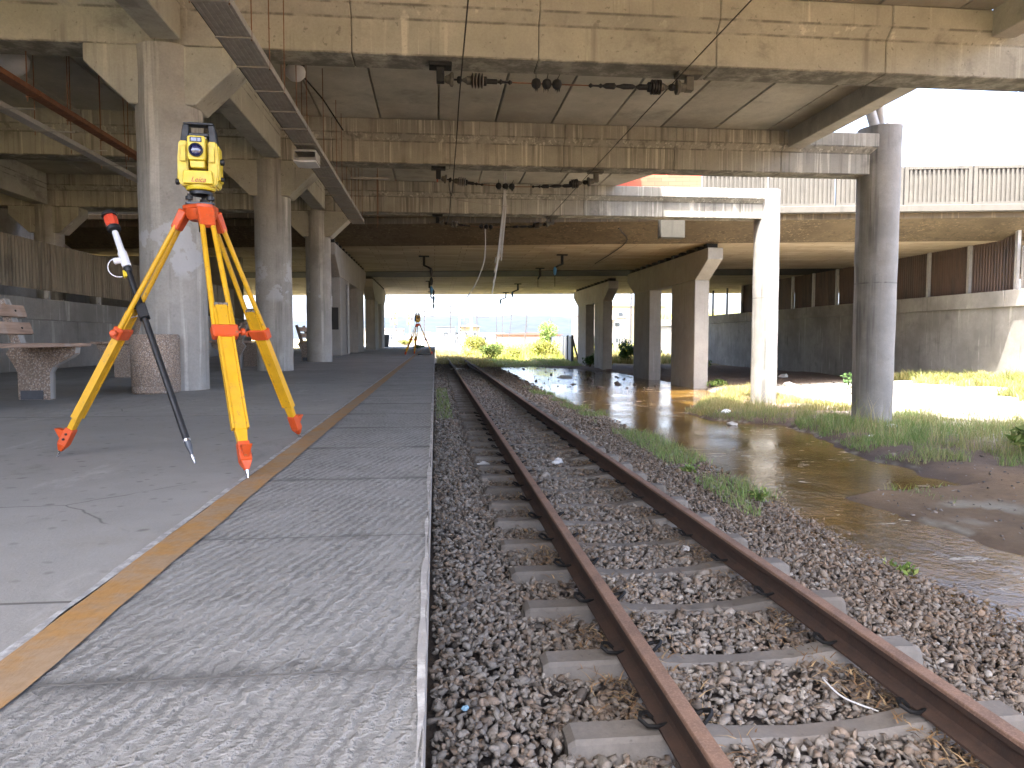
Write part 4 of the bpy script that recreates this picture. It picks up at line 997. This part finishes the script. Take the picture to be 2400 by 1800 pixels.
def wire(name, pts, r, mat, label, n=6):
    P = [Vector(p) for p in pts]; S = []
    for i in range(len(P) - 1):                              # smooth by Catmull-Rom
        p0, p1, p2, p3 = P[max(i - 1, 0)], P[i], P[i + 1], P[min(i + 2, len(P) - 1)]
        for k in range(8):
            t = k / 8; S.append(.5 * ((2 * p1) + (p2 - p0) * t + (2 * p0 - 5 * p1 + 4 * p2 - p3) * t * t + (3 * p1 - p0 - 3 * p2 + p3) * t ** 3))
    S.append(P[-1]); o = MB().tube([s - P[0] for s in S], r, n).build(name, mat, smooth=True); o.location = P[0]; return tag(o, label, 'wire')
wire('overhead_wire', [(2.94, -3, 3.75), (2.94, 3, 3.72), (2.94, YA, 3.757), (2.94, YB, 3.75), (2.94, YC, 3.72)], .007, M_BLACKMETAL, 'straight overhead wire through the right ends of the insulator strings')
wire('overhead_wire', [(.33, -3, 3.9), (.33, 3, 3.85), (.33, YA, 3.755), (.33, 11, 3.55), (.30, 13, 3.1), (.28, YB - .3, 3.55), (.33, YB, 3.7), (.35, 17, 3.55), (.35, YC, 3.74)], .008, M_BLACKMETAL, 'slack overhead wire through the left ends of the insulator strings')
wire('hanging_wire', [(.33, YB, 3.70), (.36, YB - .1, 3.35), (.6, YB - .2, 3.25), (1.1, YB - .1, 3.22), (1.45, YB, 3.2)], .011, M_TRAY, 'grey loose cable looping left of the middle insulator string')
cb = thing('cable_bundle', 'pale loose cable ends hanging from the middle insulator string', 'cable', (1.36, YB, 3.85))
for i in range(4):
    a = i * .02; pts = [(.012 * i, 0, 0), (.01 * i, -.02, -.35), (-.03 + a, .0, -.8), (-.10 + a * .8, .02 * i, -1.4 - .1 * i), (-.17 + .03 * math.sin(i), .03, -2.0 + .12 * i), (-.24 + .02 * i, .02, -2.35 + .2 * i)]
    MB().tube(pts, .009 if i else .013, 6).build('strand', M_STEEL if i != 2 else M_TRAY, cb, smooth=True)
wire('hanging_wire', [(1.36, YC, 3.6), (1.36, YC, 3.0), (1.3, YC, 2.6), (1.1, YC, 2.1), (.86, YC, 1.72)], .014, M_STEEL, 'single grey cable end hanging from the farthest insulator string')

def drop(loc, n_links, label, hook=.3):
    t = thing('hanging_bracket', label, 'bracket', loc, 0, 'rusted brackets under the bridge')
    b = MB().box(-.22, .22, -.08, .08, -.05, -.003); b.box(-.05, .05, -.05, .05, -.42, -.051); b.build('bracket', M_BLACKMETAL, t)
    MB().tube([(0, 0, -.4), (-hook * .5, 0, -.46), (-hook, 0, -.55)], .04, 8).build('arm', M_BLACKMETAL, t, smooth=True)
    z = -.5
    for i in range(n_links):
        MB().lathe([(.02, 0), (.05, -.05), (.075, -.12), (.055, -.3), (.02, -.36)], (-hook, 0, z), (0, 0, 1), 12).build('insulator', M_BLUE if i == n_links - 1 else M_PORC, t, smooth=True); z -= .38
    MB().cyl((-hook, 0, z), (-hook, 0, z - .45), .015, .01, 6).build('drop_rod', M_BLACKMETAL, t)
for loc, k, lb, hk in (((-.45, 31.5, 4.1), 3, 'long insulator chain hanging under the near bridge deck on the left', -.3), ((5.24, 30.4, 4.1), 1, 'bracket under the near bridge deck on the right', .3), ((5.14, 36.2, 4.1), 0, 'stub bracket close to the dark joint between the bridge decks', .1), ((5.2, 46.5, 4.1), 1, 'bracket under the far bridge deck', .35), ((5.29, 55.4, 4.1), 1, 'farthest bracket at the bright bridge end', .4), ((-.33, 45.0, 4.1), 2, 'insulator chain under the far bridge deck on the left', -.25), ((-.3, 55.0, 4.1), 2, 'insulator chain silhouetted against the sky at the far bridge end', -.2), ((-9.6, 48.5, 4.1), 2, 'insulator chain visible between the second and third columns', .3)):
    drop(loc, k, lb, hk)
wire('soffit_pipe', [(5.5, 22.0, 3.93), (6.2, 24.4, 4.2), (6.9, 26.6, 4.08), (7.3, 33.5, 4.05)], .02, M_BLACKMETAL, 'thin black pipe running up across the bridge haunch')

# ------------------------------------------------------------------ vegetation near the water
def sample(x0, x1, y0, y1, n): return rng.uniform(x0, x1, n), rng.uniform(y0, y1, n)
def grass(name, x, y, hmin, hmax, pal, label, width=(.006, .011), lean=(.15, .9), cat='grass', zoff=-.01):
    n = len(x); P = np.stack([x, y, ground_z(x, y) + zoff], -1)
    pal = np.array(pal); c = pal[rng.integers(0, len(pal), n)] * rng.uniform(.7, 1.25, (n, 1))
    dry = sstep(.47, .68, fbm(x, y, .55, 3, 91)) * rng.uniform(.1, 1., n); c = c * (1 - dry[:, None] * .7) + np.array((.42, .35, .17)) * dry[:, None] * .7
    return tufts(name, P, rng.uniform(hmin, hmax, n) * (.25 + 1.5 * fbm(x, y, 1.6, 3, 61) ** 1.3), rng.uniform(*width, n), rng.uniform(*lean, n), c, M_GRASS, label, cat)
GREEN = [(.17, .28, .07), (.23, .33, .09), (.30, .36, .12), (.36, .35, .16), (.19, .29, .09)]
YEL = [(.42, .36, .14), (.36, .35, .11), (.50, .41, .18), (.26, .30, .09)]
x, y = sample(6.2, 15.5, 8.6, 20.5, 150000)
edge = 18.7 - 1.15 * (x - 9.4)          # open sand beyond this slanted line
k = (pool_d(x, y) < -.02) & (ground_z(x, y) > WATER + .0) & (y < edge + 1.2 * (fbm(x, y, .8, 3, 71) - .5)) & (fbm(x, y, 1.1, 3, 72) > .43) & (y > 9.0 + 1.2 * fbm(x, y, .7, 2, 73)) & (rng.uniform(0, 1, len(x)) < .62)
grass('bank_grass', x[k], y[k], .06, .24, GREEN, 'green grass bank around the big outer column')
x, y = sample(6.3, 10.8, 17.2, 24.5, 26000); k = (pool_d(x, y) < 0) & (fbm(x, y, 1.0, 3, 74) > .44)
grass('sunlit_grass', x[k], y[k], .10, .28, YEL, 'pale dry grass in the sun around the white column', (.008, .015))
x, y = sample(13.0, 19.6, 14, 27, 60000); k = (fbm(x, y, .55, 3, 75) + .13 * (x - 17.2) > .50)
grass('weed_bed', x[k], y[k], .12, .45, [(.28, .26, .08), (.20, .24, .06), (.34, .30, .12), (.15, .21, .06)], 'yellow green weeds growing along the retaining wall', (.012, .03), (.2, 1.1), 'weeds')
x, y = sample(3.2, 4.35, 6.5, 28, 14000); k = (fbm(x, y, .8, 3, 76) > .54) & (pool_d(x, y) < .05) & (x > np.interp(y, _yl, _xl) - .75)
P = np.stack([x[k], y[k], ballast_z(x[k], y[k]) + .0], -1); n = len(P)
tufts('shore_grass', P, rng.uniform(.06, .2, n), rng.uniform(.005, .01, n), rng.uniform(.2, .9, n), np.array(GREEN)[rng.integers(0, 5, n)] * rng.uniform(.8, 1.3, (n, 1)), M_GRASS, 'thin green tufts at the foot of the ballast', 'grass')
x, y = sample(.02, .35, 15, 24, 900); P = np.stack([x, y, ballast_z(x, y)], -1); n = len(P)
tufts('track_grass', P, rng.uniform(.04, .14, n), rng.uniform(.006, .012, n), rng.uniform(.2, .8, n), np.array(GREEN)[rng.integers(0, 5, n)], M_GRASS, 'grass patch between platform and rail', 'grass')
x, y = sample(4.6, 7.0, 6, 16, 6000); k = (ground_z(x, y) > WATER - .01) & (fbm(x, y, 1.6, 3, 77) > .60)
grass('mud_tufts', x[k], y[k], .05, .18, GREEN, 'scattered grass tufts on the mud bars')
x, y = sample(6.8, 14.5, 9.2, 20.0, 9000); k = (pool_d(x, y) < -.15) & (y < 19.3 - 1.15 * (x - 9.4)) & (fbm(x, y, .9, 3, 93) > .52) & (ground_z(x, y) > WATER + .04)
grass('tall_stalks', x[k], y[k], .30, .62, [(.46, .40, .20), (.38, .36, .14), (.28, .34, .10)], 'taller pale seed stalks standing in the grass bank', (.006, .010), (.1, .55))
# field beyond the bridge
x, y = sample(3.4, 12, 48.5, 60.5, 9000)
grass('shade_grass', x, y, .08, .24, GREEN, 'low shaded grass at the far end of the pool', (.02, .04))
x, y = sample(3.4, 40, 60.5, 105, 70000); k = (fbm(x, y, .3, 3, 78) > .33)
grass('far_field', x[k], y[k], .35, 1.0, [(.34, .42, .09), (.46, .46, .13), (.26, .36, .07), (.55, .48, .18)], 'tall yellow green grass in the sunny field beyond the bridge', (.03, .07), (.1, .7))
x, y = sample(.1, 4.2, 47, 95, 16000); k = (fbm(x, y, .5, 3, 79) + .012 * (y - 52) > .45)
grass('track_weeds', x[k], y[k], .10, .42, [(.42, .34, .15), (.34, .29, .11), (.24, .25, .08)], 'dry straw coloured weeds growing over the far track', (.02, .05), (.1, .8), 'weeds')
x, y = sample(10.5, 19.4, 52, 75, 14000)
grass('side_field', x, y, .25, .7, YEL, 'sunny dry grass seen between the far bridge piers', (.03, .06))

# leafy shrubs, each its own thing
def shrub(loc, rx, ry, h, nleaf, ls, pal, label, name='shrub', cat='shrub', shape=1.):
    t = thing(name, label, cat, loc)
    k = nleaf; u = rng.normal(size=(k, 3)); u /= np.linalg.norm(u, axis=1)[:, None]; rr = rng.uniform(.15, 1, k) ** .5
    ctr = rng.uniform(-.5, .5, (9, 3)) * np.array([rx, ry, h * .45]); ci = rng.integers(0, 9, k); sz = rng.uniform(.35, .7, 9)[ci][:, None]
    P = ctr[ci] + u * rr[:, None] * sz * np.array([rx, ry, h * .5]); P[:, 2] += h * .52; P[:, 2] = np.abs(P[:, 2])
    a = rng.normal(size=(k, 3)); a /= np.linalg.norm(a, axis=1)[:, None]; b = np.cross(a, rng.normal(size=(k, 3))); b /= np.linalg.norm(b, axis=1)[:, None]
    s = (ls * rng.uniform(.6, 1.3, k))[:, None]
    V = np.stack([P - a * s, P + b * s * .42, P + a * s, P - b * s * .42], 1).reshape(-1, 3); F = np.arange(k * 4).reshape(-1, 4)
    pal = np.array(pal); c = pal[rng.integers(0, len(pal), k)] * rng.uniform(.7, 1.2, (k, 1))
    o = npmesh('foliage', V, F, M_LEAF, np.repeat(c, 4, 0)); o.parent = t
    st = MB()
    for i in range(5):
        e = ctr[i] + np.array([0, 0, h * .6]); st.tube([(rng.uniform(-.05, .05), rng.uniform(-.05, .05), -.05), tuple(e * .5), tuple(e)], [.02 * h + .004, .012 * h + .003, .004], 5)
    st.build('stems', M_TWIG, t); return t
M_TWIG = plain('twig', (.12, .085, .05), .9)
LG = [(.18, .28, .06), (.25, .35, .08), (.13, .21, .05), (.33, .38, .11)]; LD = [(.08, .17, .05), (.11, .21, .055), (.06, .12, .04)]; LY = [(.30, .32, .07), (.24, .28, .06), (.34, .31, .10)]
for args in (((4.5, 60.5, -1.2), 1.2, .9, 1.5, 1700, .08, LG, 'dense green weed clump at the water end beside the track', 1),
             ((6.4, 61.5, -1.15), 1.0, .8, 1.2, 900, .09, LY, 'light yellow green clump behind the water', 1),
             ((2.9, 66, -1.0), .9, .7, .8, 700, .08, LY, 'rounded bush growing between the far tracks', 1),
             ((3.9, 70, -.9), 1.3, 1., 2.2, 1600, .12, LY, 'yellow green shrub around the foot of the overhead line masts', 1),
             ((11.6, 76, -.9), 1.5, 1.2, 3.4, 2200, .13, LG, 'tall shrub growing over the panel fence', 1),
             ((9.2, 62, -.9), 1.6, 1.2, 1.6, 1600, .11, LY, 'spreading sunlit weeds in front of the panel fence', 1),
             ((12.4, 54.0, -1.1), .9, .8, 2.0, 1300, .11, LG, 'leafy bush seen left in the gap between the piers', 1),
             ((14.3, 53.5, -1.1), .9, .8, 1.9, 1300, .11, LD, 'darker bush seen right in the gap between the piers', 1),
             ((13.2, 56, -1.1), .5, .5, 2.4, 300, .10, [(.34, .17, .10), (.3, .2, .1)], 'reddish dead stalk between the two bushes', 1),
             ((13.4, 45, -1.15), 1.0, .8, 1.7, 1100, .11, LD, 'dark bush framed by the legs of the near pier', 1),
             ((9.9, 46.7, -1.2), .45, .5, .85, 500, .09, LD, 'small plant in the water between the far pier legs', 1),
             ((10.75, 27.3, -1.15), .42, .4, .32, 260, .07, LG, 'low weed at the foot of the near pier', 1),
             ((16.4, 44, -1.05), .7, .6, .65, 420, .08, LD, 'weed at the foot of the retaining wall in the shade', 1),
             ((13.15, 21.9, -1.1), .4, .45, .85, 420, .07, LD, 'dark weed beside the big outer column', 1),
             ((9.05, 10.35, -1.16), .34, .32, .62, 190, .09, LG, 'broad leaved weed in the near grass', 1),
             ((9.95, 10.3, -1.16), .30, .3, .55, 150, .085, LG, 'dark broad leaved weed at the right edge of the grass', 1),
             ((3.72, 8.1, -1.30), .12, .14, .2, 110, .035, LG, 'small leafy weed at the foot of the ballast slope', 1),
             ((3.5, 9.9, -1.27), .16, .14, .14, 90, .035, LG, 'tiny green weed among the ballast stones', 1),
             ((3.75, 5.5, -1.30), .10, .2, .10, 70, .03, LG, 'grassy sprig between ballast and stream', 1),
             ((-1.0, 46, .0), .5, .4, .3, 300, .06, LD, 'weed growing in the far platform paving', 1),
             ((-2.6, 66, .0), .8, .7, .6, 500, .09, LY, 'yellowish weeds on the sunny platform end', 1)):
    loc, rx, ry, h, nl, ls, pal, lb, sh = args
    z = float(ground_z(np.array([loc[0]]), np.array([loc[1]]))[0]) if loc[0] > -.2 else loc[2]
    if 'ballast' in lb: z = float(ballast_z(np.array([loc[0]]), np.array([loc[1]]))[0])
    shrub((loc[0], loc[1], z - .02), rx, ry, h, nl, ls, pal, lb)

# ------------------------------------------------------------------ litter and loose rubble
def lump(x, y, z, s, mat, label, cat='litter', flat=.4):
    b = bmesh.new(); bmesh.ops.create_icosphere(b, subdivisions=2, radius=1)
    for v in b.verts:
        k = 1 + random.uniform(-.35, .3); v.co = Vector((v.co.x * k * s[0], v.co.y * k * s[1], v.co.z * k * s[2]))
    me = bpy.data.meshes.new('litter'); b.to_mesh(me); b.free(); me.materials.append(mat)
    o = bpy.data.objects.new('litter', me); col.objects.link(o); o.location = (x, y, z); o.rotation_euler[2] = random.uniform(0, 3)
    return tag(o, label, cat)
M_PAPER = plain('white_litter', (.70, .70, .68), .6, 0, .2, 30); M_YPAP = plain('yellow_wrapper', (.55, .42, .06), .5); M_LBL = plain('pale_blue_scrap', (.30, .50, .62), .6)
def bz(x, y): return float(ballast_z(np.array([x]), np.array([y]))[0])
def gz(x, y): return max(WATER, float(ground_z(np.array([x]), np.array([y]))[0]))
for x, y, s, mt, lb in ((.62, 9.6, (.10, .06, .035), M_PAPER, 'crumpled white paper outside the left rail'), (1.62, 9.7, (.13, .07, .05), M_PAPER, 'white plastic bag between the rails'), (2.42, 10.1, (.06, .05, .04), M_PAPER, 'small white scrap beside the right rail'),
                        (1.95, 5.55, (.035, .03, .02), M_PAPER, 'white scrap between the rails nearer the camera'), (.82, 2.62, (.035, .028, .008), M_YPAP, 'yellow wrapper beside the left rail'), (.12, 3.15, (.018, .014, .012), M_LBL, 'tiny pale blue scrap near the platform edge'),
                        (2.92, 3.0, (.06, .035, .03), M_PAPER, 'curled white plastic on the ballast right of the track'), (1.12, 40, (.5, .2, .1), M_PAPER, 'white debris on the far track')):
    lump(x, y, bz(x, y) + .02, s, mt, lb)
for x, y, s, lb in ((7.0, 17.2, (.13, .09, .07), 'white bottle washed up on the grass spit'), (6.5, 15.6, (.12, .06, .05), 'grey plastic at the water edge'), (9.0, 13.7, (.10, .06, .05), 'pale scrap in the grass left of the outer column'), (12.9, 25.8, (.22, .14, .10), 'white rubble lump at the edge of the shade'), (13.5, 29, (.25, .15, .1), 'pale stone in the dark soil under the bridge'), (16.2, 33, (.28, .18, .15), 'white bag under the retaining wall'), (6.3, 35.5, (.45, .12, .1), 'pale object lying at the water edge by the piers'), (7.9, 12.6, (.16, .05, .02), 'white scraps along the shore of the grass bank')):
    lump(x, y, gz(x, y) + .02, s, M_PAPER, lb)
# loose stones standing in the far water
n = 150; x, y = sample(4.3, 9, 27, 48, n); P = np.stack([x, y, np.full(n, WATER + .01)], -1)
V, F, Cc = scatter_stones(P, .035 * rng.lognormal(0, .7, n), np.broadcast_to(np.array((.12, .10, .085)), (n, 3)))
tag(npmesh('water_stones', V, F, M_STONE, Cc), 'dark stones standing in the far water', 'stones', None, 'stuff')
n = 5200; x, y = sample(4.3, 19, 6, 32, n); k = ground_z(x, y) > WATER + .01; P = np.stack([x, y, ground_z(x, y) + .004], -1)[k]
V, F, Cc = scatter_stones(P, .018 * rng.lognormal(0, .5, len(P)), np.array((.20, .17, .14)) * rng.uniform(.5, 1.7, (len(P), 1)))
tag(npmesh('loose_pebbles', V, F, M_STONE, Cc), 'loose pebbles scattered over the mud and sand', 'pebbles', None, 'stuff')
n = 2600; x, y = sample(4.6, 13, 6, 26, n); k = ground_z(x, y) > WATER + .012; x, y = x[k], y[k]; n = len(x)
tufts('mud_debris', np.stack([x, y, ground_z(x, y) + .006], -1), rng.uniform(.006, .02, n), rng.uniform(.008, .022, n), rng.uniform(2., 7., n), np.array([(.06, .045, .03), (.16, .11, .07), (.35, .32, .27)])[rng.integers(0, 3, n)], M_DRY, 'dark twigs and scraps strewn on the mud', 'debris')
wire('plastic_strap', [(1.86, 3.28, -1.03), (1.80, 3.2, -.99), (1.83, 3.08, -1.02), (1.95, 3.0, -1.05)], .004, M_PAPER, 'thin white strap lying over a sleeper')

# ------------------------------------------------------------------ background beyond the bridge
M_FAR = plain('far_pole', (.06, .06, .065), .7); M_FW = plain('fence_panel', (.20, .21, .225), .8, 0, .25, 1.5); M_PLAS = plain('plaster', (.24, .235, .225), .85, 0, .25, .6)
M_PINK = plain('pinkish_plaster', (.24, .17, .15), .85, 0, .2, .6); M_CREAM = plain('cream_plaster', (.24, .20, .13), .85, 0, .2, .6); M_ROOF = plain('red_roof', (.17, .075, .065), .8); M_BGREY = plain('grey_blue_wall', (.10, .12, .145), .85); M_WIN = plain('far_window', (.04, .05, .06), .2); M_SIGNY = plain('sign_yellow', (.15, .07, .004), .5); M_SIGNW = plain('sign_white', (.30, .30, .29), .5)
def zg(x, y): return float(ground_z(np.array([x]), np.array([y]))[0])
def mast(x, y, h, label, arm=0, arm2=0, r=.09, lean=0., lampk=0):
    z = zg(x, y) if x > 0 else -.1
    t = thing('overhead_line_mast', label, 'mast', (x, y, z), 0, 'masts and poles beyond the bridge')
    MB().cyl((0, 0, 0), (lean, 0, h), r, r * .8, 8).build('pole', M_FAR, t)
    if arm: MB().cyl((0, 0, h * .78), (arm, 0, h * .78), .06, .05, 6).build('arm', M_FAR, t); MB().cyl((0, 0, h * .92), (arm * .75, 0, h * .79), .035, .035, 6).build('stay', M_FAR, t)
    if arm2: MB().cyl((-.5 * arm2, 0, h * .93), (.5 * arm2, 0, h * .93), .05, .05, 6).build('cross_arm', M_FAR, t)
    for k in range(3): MB().cyl((lean * .8, 0, h * (.55 + .12 * k)), (lean * .8 + .12, 0, h * (.55 + .12 * k)), .1, .1, 6).build('fitting', M_FAR, t)
    if lampk: MB().tube([(lean, 0, h), (lean + .4, 0, h + .5), (lean + 1.6, 0, h + .75), (lean + 2.9, 0, h + .8)], [.07, .06, .05, .1], 6).build('lamp_arm', M_STEEL, t)
    return t
g1 = thing('mast_portal', 'pair of overhead line masts joined by a crossbar beyond the bridge', 'mast', (2.9, 72, zg(2.9, 72)), 0, 'masts and poles beyond the bridge')
MB().cyl((-.45, 3, 0), (-.45, 3, 5.0), .09, .09, 8).build('pole', M_STEEL, g1); MB().cyl((.6, 0, 0), (.6, 0, 5.5), .12, .12, 8).build('pole', M_STEEL, g1); MB().cyl((-.55, 2.9, 3.85), (.7, 0, 3.85), .06, .06, 8).build('crossbar', M_STEEL, g1)
for k in range(6): MB().cyl((-.45, 3, 1.2 + .35 * k), (-.33, 3, 1.2 + .35 * k), .14, .14, 8).build('fitting', M_FAR, g1)
mast(-1.6, 110, 5.2, 'mast with twin lamp head near the yellow signs', 1.8, 1.3)
mast(2.05, 100, 6.5, 'tall thin mast with arms left of the mast pair', 2.2, 0, .07)
mast(4.6, 115, 5.4, 'thin pole between the two masts of the pair', 0, 0, .07)
mast(7.3, 130, 7.2, 'mast with long right arm behind the shrub', 2.2, 0, .11)
mast(12.4, 150, 6.2, 'thin pole left of the red roofed building', 0, 0, .08); mast(13.6, 150, 6.4, 'pole with crossarm at the red roofed building', 0, 1.2, .09)
mast(15.8, 160, 8.5, 'slightly leaning pole with low arms', 2.0, 2.6, .09, .9)
mast(15.1, 125, 6.6, 'curved street lamp in front of the blue mountain', 0, 0, .11, .5, 1)
mast(23.4, 150, 5.8, 'pole with crossarm right of the street lamp', 1.5, .9, .08); mast(38, 160, 10.0, 'power pole with wires near the flats', 0, 2.2, .12); mast(-6.2, 120, 5.5, 'small lamp post behind the yellow signs', 1.1, 0, .08)
mast(16.4, 72, 5.2, 'pole behind the far pier', 0, 0, .09); mast(21.5, 80, 7.5, 'pole framed between the near pier legs', 0, 1.2, .12)

def building(x, y, w_, d, h, mat, label, roof=None, rows=1, nwin=4, rise=.8):
    z = 0.0 if y > 60 else 0; z = -.9
    t = thing('building', label, 'building', (x, y, z), 0, 'buildings beyond the bridge')
    MB().box(-w_ / 2, w_ / 2, 0, d, 0, h).build('wall', mat, t)
    if roof: MB().prism([(-w_ / 2 - .3, h + .01), (w_ / 2 + .3, h + .01), (w_ / 2 + .3, h + .15), (0, h + rise), (-w_ / 2 - .3, h + .15)], 'y', -.4, d + .4).build('roof', roof, t)
    else: MB().box(-w_ / 2 - .1, w_ / 2 + .1, -.1, d + .1, h + .01, h + .25).build('parapet', mat, t)
    for r in range(rows):
        for k in range(nwin):
            cx = -w_ / 2 + (k + .5) * w_ / nwin; z0 = h * (r + .38) / rows; z1 = z0 + h / rows * .36
            f_ = MB().box(cx - w_ / nwin * .17, cx + w_ / nwin * .17, -.06, -.002, z0, z1).build('window', M_WHT, t); MB().box(cx - w_ / nwin * .14, cx + w_ / nwin * .14, -.075, -.0605, z0 + .08, z1 - .08).build('pane', M_WIN, f_)
    return t
building(22.5, 175, 15, 9, 2.5, M_PINK, 'long low pinkish house with a red roof', M_ROOF, 1, 5, .6)
building(9.0, 190, 4.6, 6, 4.6, M_CREAM, 'small cream house with a gable behind the masts', M_BGREY, 1, 2, 1.2)
building(3.0, 210, 5.4, 6, 4.9, M_BGREY, 'grey blue block left of the mast pair', None, 1, 1); building(6.6, 214, 4.5, 6, 3.3, M_BGREY, 'lower grey annex beside the grey blue block', None, 1, 1)
building(15.2, 200, 7, 9, 3.0, M_PLAS, 'pale plastered house behind the shrub', None, 1, 2)
building(39, 170, 11, 10, 7.0, M_PLAS, 'white two storey house right of the street lamp', None, 2, 3); building(44.5, 168, 7, 9, 6.2, M_PINK, 'pinkish house beside the white two storey house', None, 2, 2)
building(31.5, 118, 12, 10, 6.8, M_CREAM, 'cream flats seen between the bridge piers', None, 2, 4); building(26.5, 112, 6, 8, 4.8, M_PLAS, 'white flats with a dish beside the cream flats', None, 2, 2)
building(-2.5, 190, 7, 8, 2.9, M_PLAS, 'low white building behind the distant tripod', M_BGREY, 1, 3, .7); building(-11, 150, 9, 8, 3.4, M_PLAS, 'white shed left of the yellow signs', None, 1, 2)
dish = thing('satellite_dish', 'round white satellite dish on the flats', 'dish', (27.2, 111.5, 4.2)); MB().lathe([(.05, 0), (.5, .08), (.75, .25), (.7, .24), (.04, .02)], (0, 0, 0), (-.3, -.9, .35), 16, caps=False).build('bowl', M_PLAS, dish, smooth=True); MB().cyl((0, 0, 0), (0, .4, -.5), .05, .05, 6).build('bracket', M_FAR, dish)
# fences
pf = thing('panel_fence', 'pale panel fence with posts ending in a leaning post by the far pier', 'fence', (10.0, 53.5, -1.2))
A0, A1 = Vector((0, 0, 0)), Vector((8.5, 95, 0)); nP = 26
for i in range(nP):
    a = A0.lerp(A1, (i / nP)); b = A0.lerp(A1, (i + 1) / nP); dz = .2 + .15 * i / nP
    MB().obox(a + Vector((0, .12, dz)), b + Vector((0, -.12, dz)), (0, 0, 1), (1, 0, 0), .01, .05).build('rail', M_FW, pf)
    bb = MB().add([a + Vector((0, .1, dz)), b + Vector((0, -.1, dz)), b + Vector((0, -.1, 1.95 + dz * .3)), a + Vector((0, .1, 1.95 + dz * .3)), a + Vector((.05, .1, dz)), b + Vector((.05, -.1, dz)), b + Vector((.05, -.1, 1.95 + dz * .3)), a + Vector((.05, .1, 1.95 + dz * .3))], [(0, 1, 2, 3), (7, 6, 5, 4), (0, 4, 5, 1), (1, 5, 6, 2), (2, 6, 7, 3), (3, 7, 4, 0)]); bb.build('panel', M_FW, pf)
    MB().box(-.08, .08, -.08, .08, 0, 2.1).build('post', M_BGREY, pf).location = a
MB().obox((.45, -.5, 0), (-.05, -.1, 2.0), (1, 0, 0), (0, 1, 0), .12, .12).build('leaning_post', M_FAR, pf)
def palisade(x0, y0, x1, y1, n, h, label, zb=-.6):
    t = thing('palisade_fence', label, 'fence', (x0, y0, zb), 0, 'palisade fences'); d = Vector((x1 - x0, y1 - y0, 0))
    for i in range(n + 1):
        o = MB().box(-.05, .05, -.04, .04, 0, h).build('pale', M_FW, t) if i == 0 else inst(t.children[0], t, (0, 0, 0)); o.location = d * (i / n)
    for z in (h * .25, h * .8): MB().obox((0, .05, z), d + Vector((0, .05, z)), (0, 0, 1), Vector((-d.y, d.x, 0)).normalized(), .08, .04).build('rail', M_FW, t)
palisade(-7.5, 96, 4.0, 98, 40, 1.7, 'white palisade fence across the far end of the platform', -.4)
palisade(3.6, 84, 6.4, 92, 12, 1.5, 'bluish gate fence right of the mast pair', -1.0)
palisade(11, 130, 17, 131, 22, 1.8, 'grey palisade fence in front of the red roofed house', -.9)
palisade(11.5, 62, 19.4, 63, 26, 1.6, 'grey palisade fence seen between the bridge piers', -1.0)
# yellow line signs
for i, (x, lb) in enumerate(((-4.4, 'left of two tall white sign boards with yellow lettering on the far platform'), (-2.68, 'right of two tall white sign boards with yellow lettering, beside the distant instrument'))):
    s = thing('station_sign', lb, 'sign', (x, 80, 0), 0, 'sign boards on the far platform')
    MB().box(-.36, .36, -.04, .04, 2.14, 3.34).build('board', M_SIGNW, s); MB().cyl((0, .1, 0), (0, .1, 3.3), .06, .06, 8).build('pole', M_STEEL, s)
    sg = 1 if i == 0 else -1
    text('metro', .50, M_SIGNY, s, (sg * .13, -.046, 2.74), (R(90), R(-90), 0), 0, .003, offset=.018)
    MB().prism([(-sg * .33, 2.5), (-sg * .08, 2.6), (-sg * .08, 3.0), (-sg * .33, 2.9)], 'y', -.05, -.041).build('symbol', M_FAR, s)
    for z in (2.2, 3.22): MB().prism([(-sg * .33, z), (-sg * .1, z), (-sg * .12, z + .09)], 'y', -.05, -.041).build('symbol', M_BLK, s)
for x, y, w_, h, mt, lb in ((-3.9, 58.5, .55, .95, M_BGREY, 'grey bin at the end of the far pier'), (-2.95, 70, .8, .8, M_PINK, 'pinkish brown concrete bin on the sunny platform end')):
    o = tag(MB().prism([(-w_ / 2, 0), (w_ / 2, 0), (w_ / 2 + .06, h), (-w_ / 2 - .06, h)], 'y', -w_ / 2, w_ / 2).build('platform_bin', mt, bevel=.03), lb, 'bin'); o.location = (x, y, .002)
p_ = tag(MB().lathe([(.3, 0), (.3, .3), (.25, .31)], n=10).build('dropped_cloth', M_BLK), 'dark cloth on the platform beside the far tripod', 'cloth'); p_.scale = (.8, .3, .12); p_.location = (-.42, 28.4, .001)

# ------------------------------------------------------------------ the air between here and the mountains
m = bpy.data.materials.new('air'); m.use_nodes = True; nt = m.node_tree; nt.nodes.clear()
vo = nt.nodes.new('ShaderNodeVolumePrincipled'); vo.inputs['Color'].default_value = (.80, .88, 1, 1); vo.inputs['Density'].default_value = 4e-6
ou = nt.nodes.new('ShaderNodeOutputMaterial'); nt.links.new(vo.outputs[0], ou.inputs['Volume'])
hz = MB().box(-11000, 11000, -210, 13900, -5, 420).build('haze', m); tag(hz, 'pale haze over the far plain and mountains', 'haze', None, 'stuff')
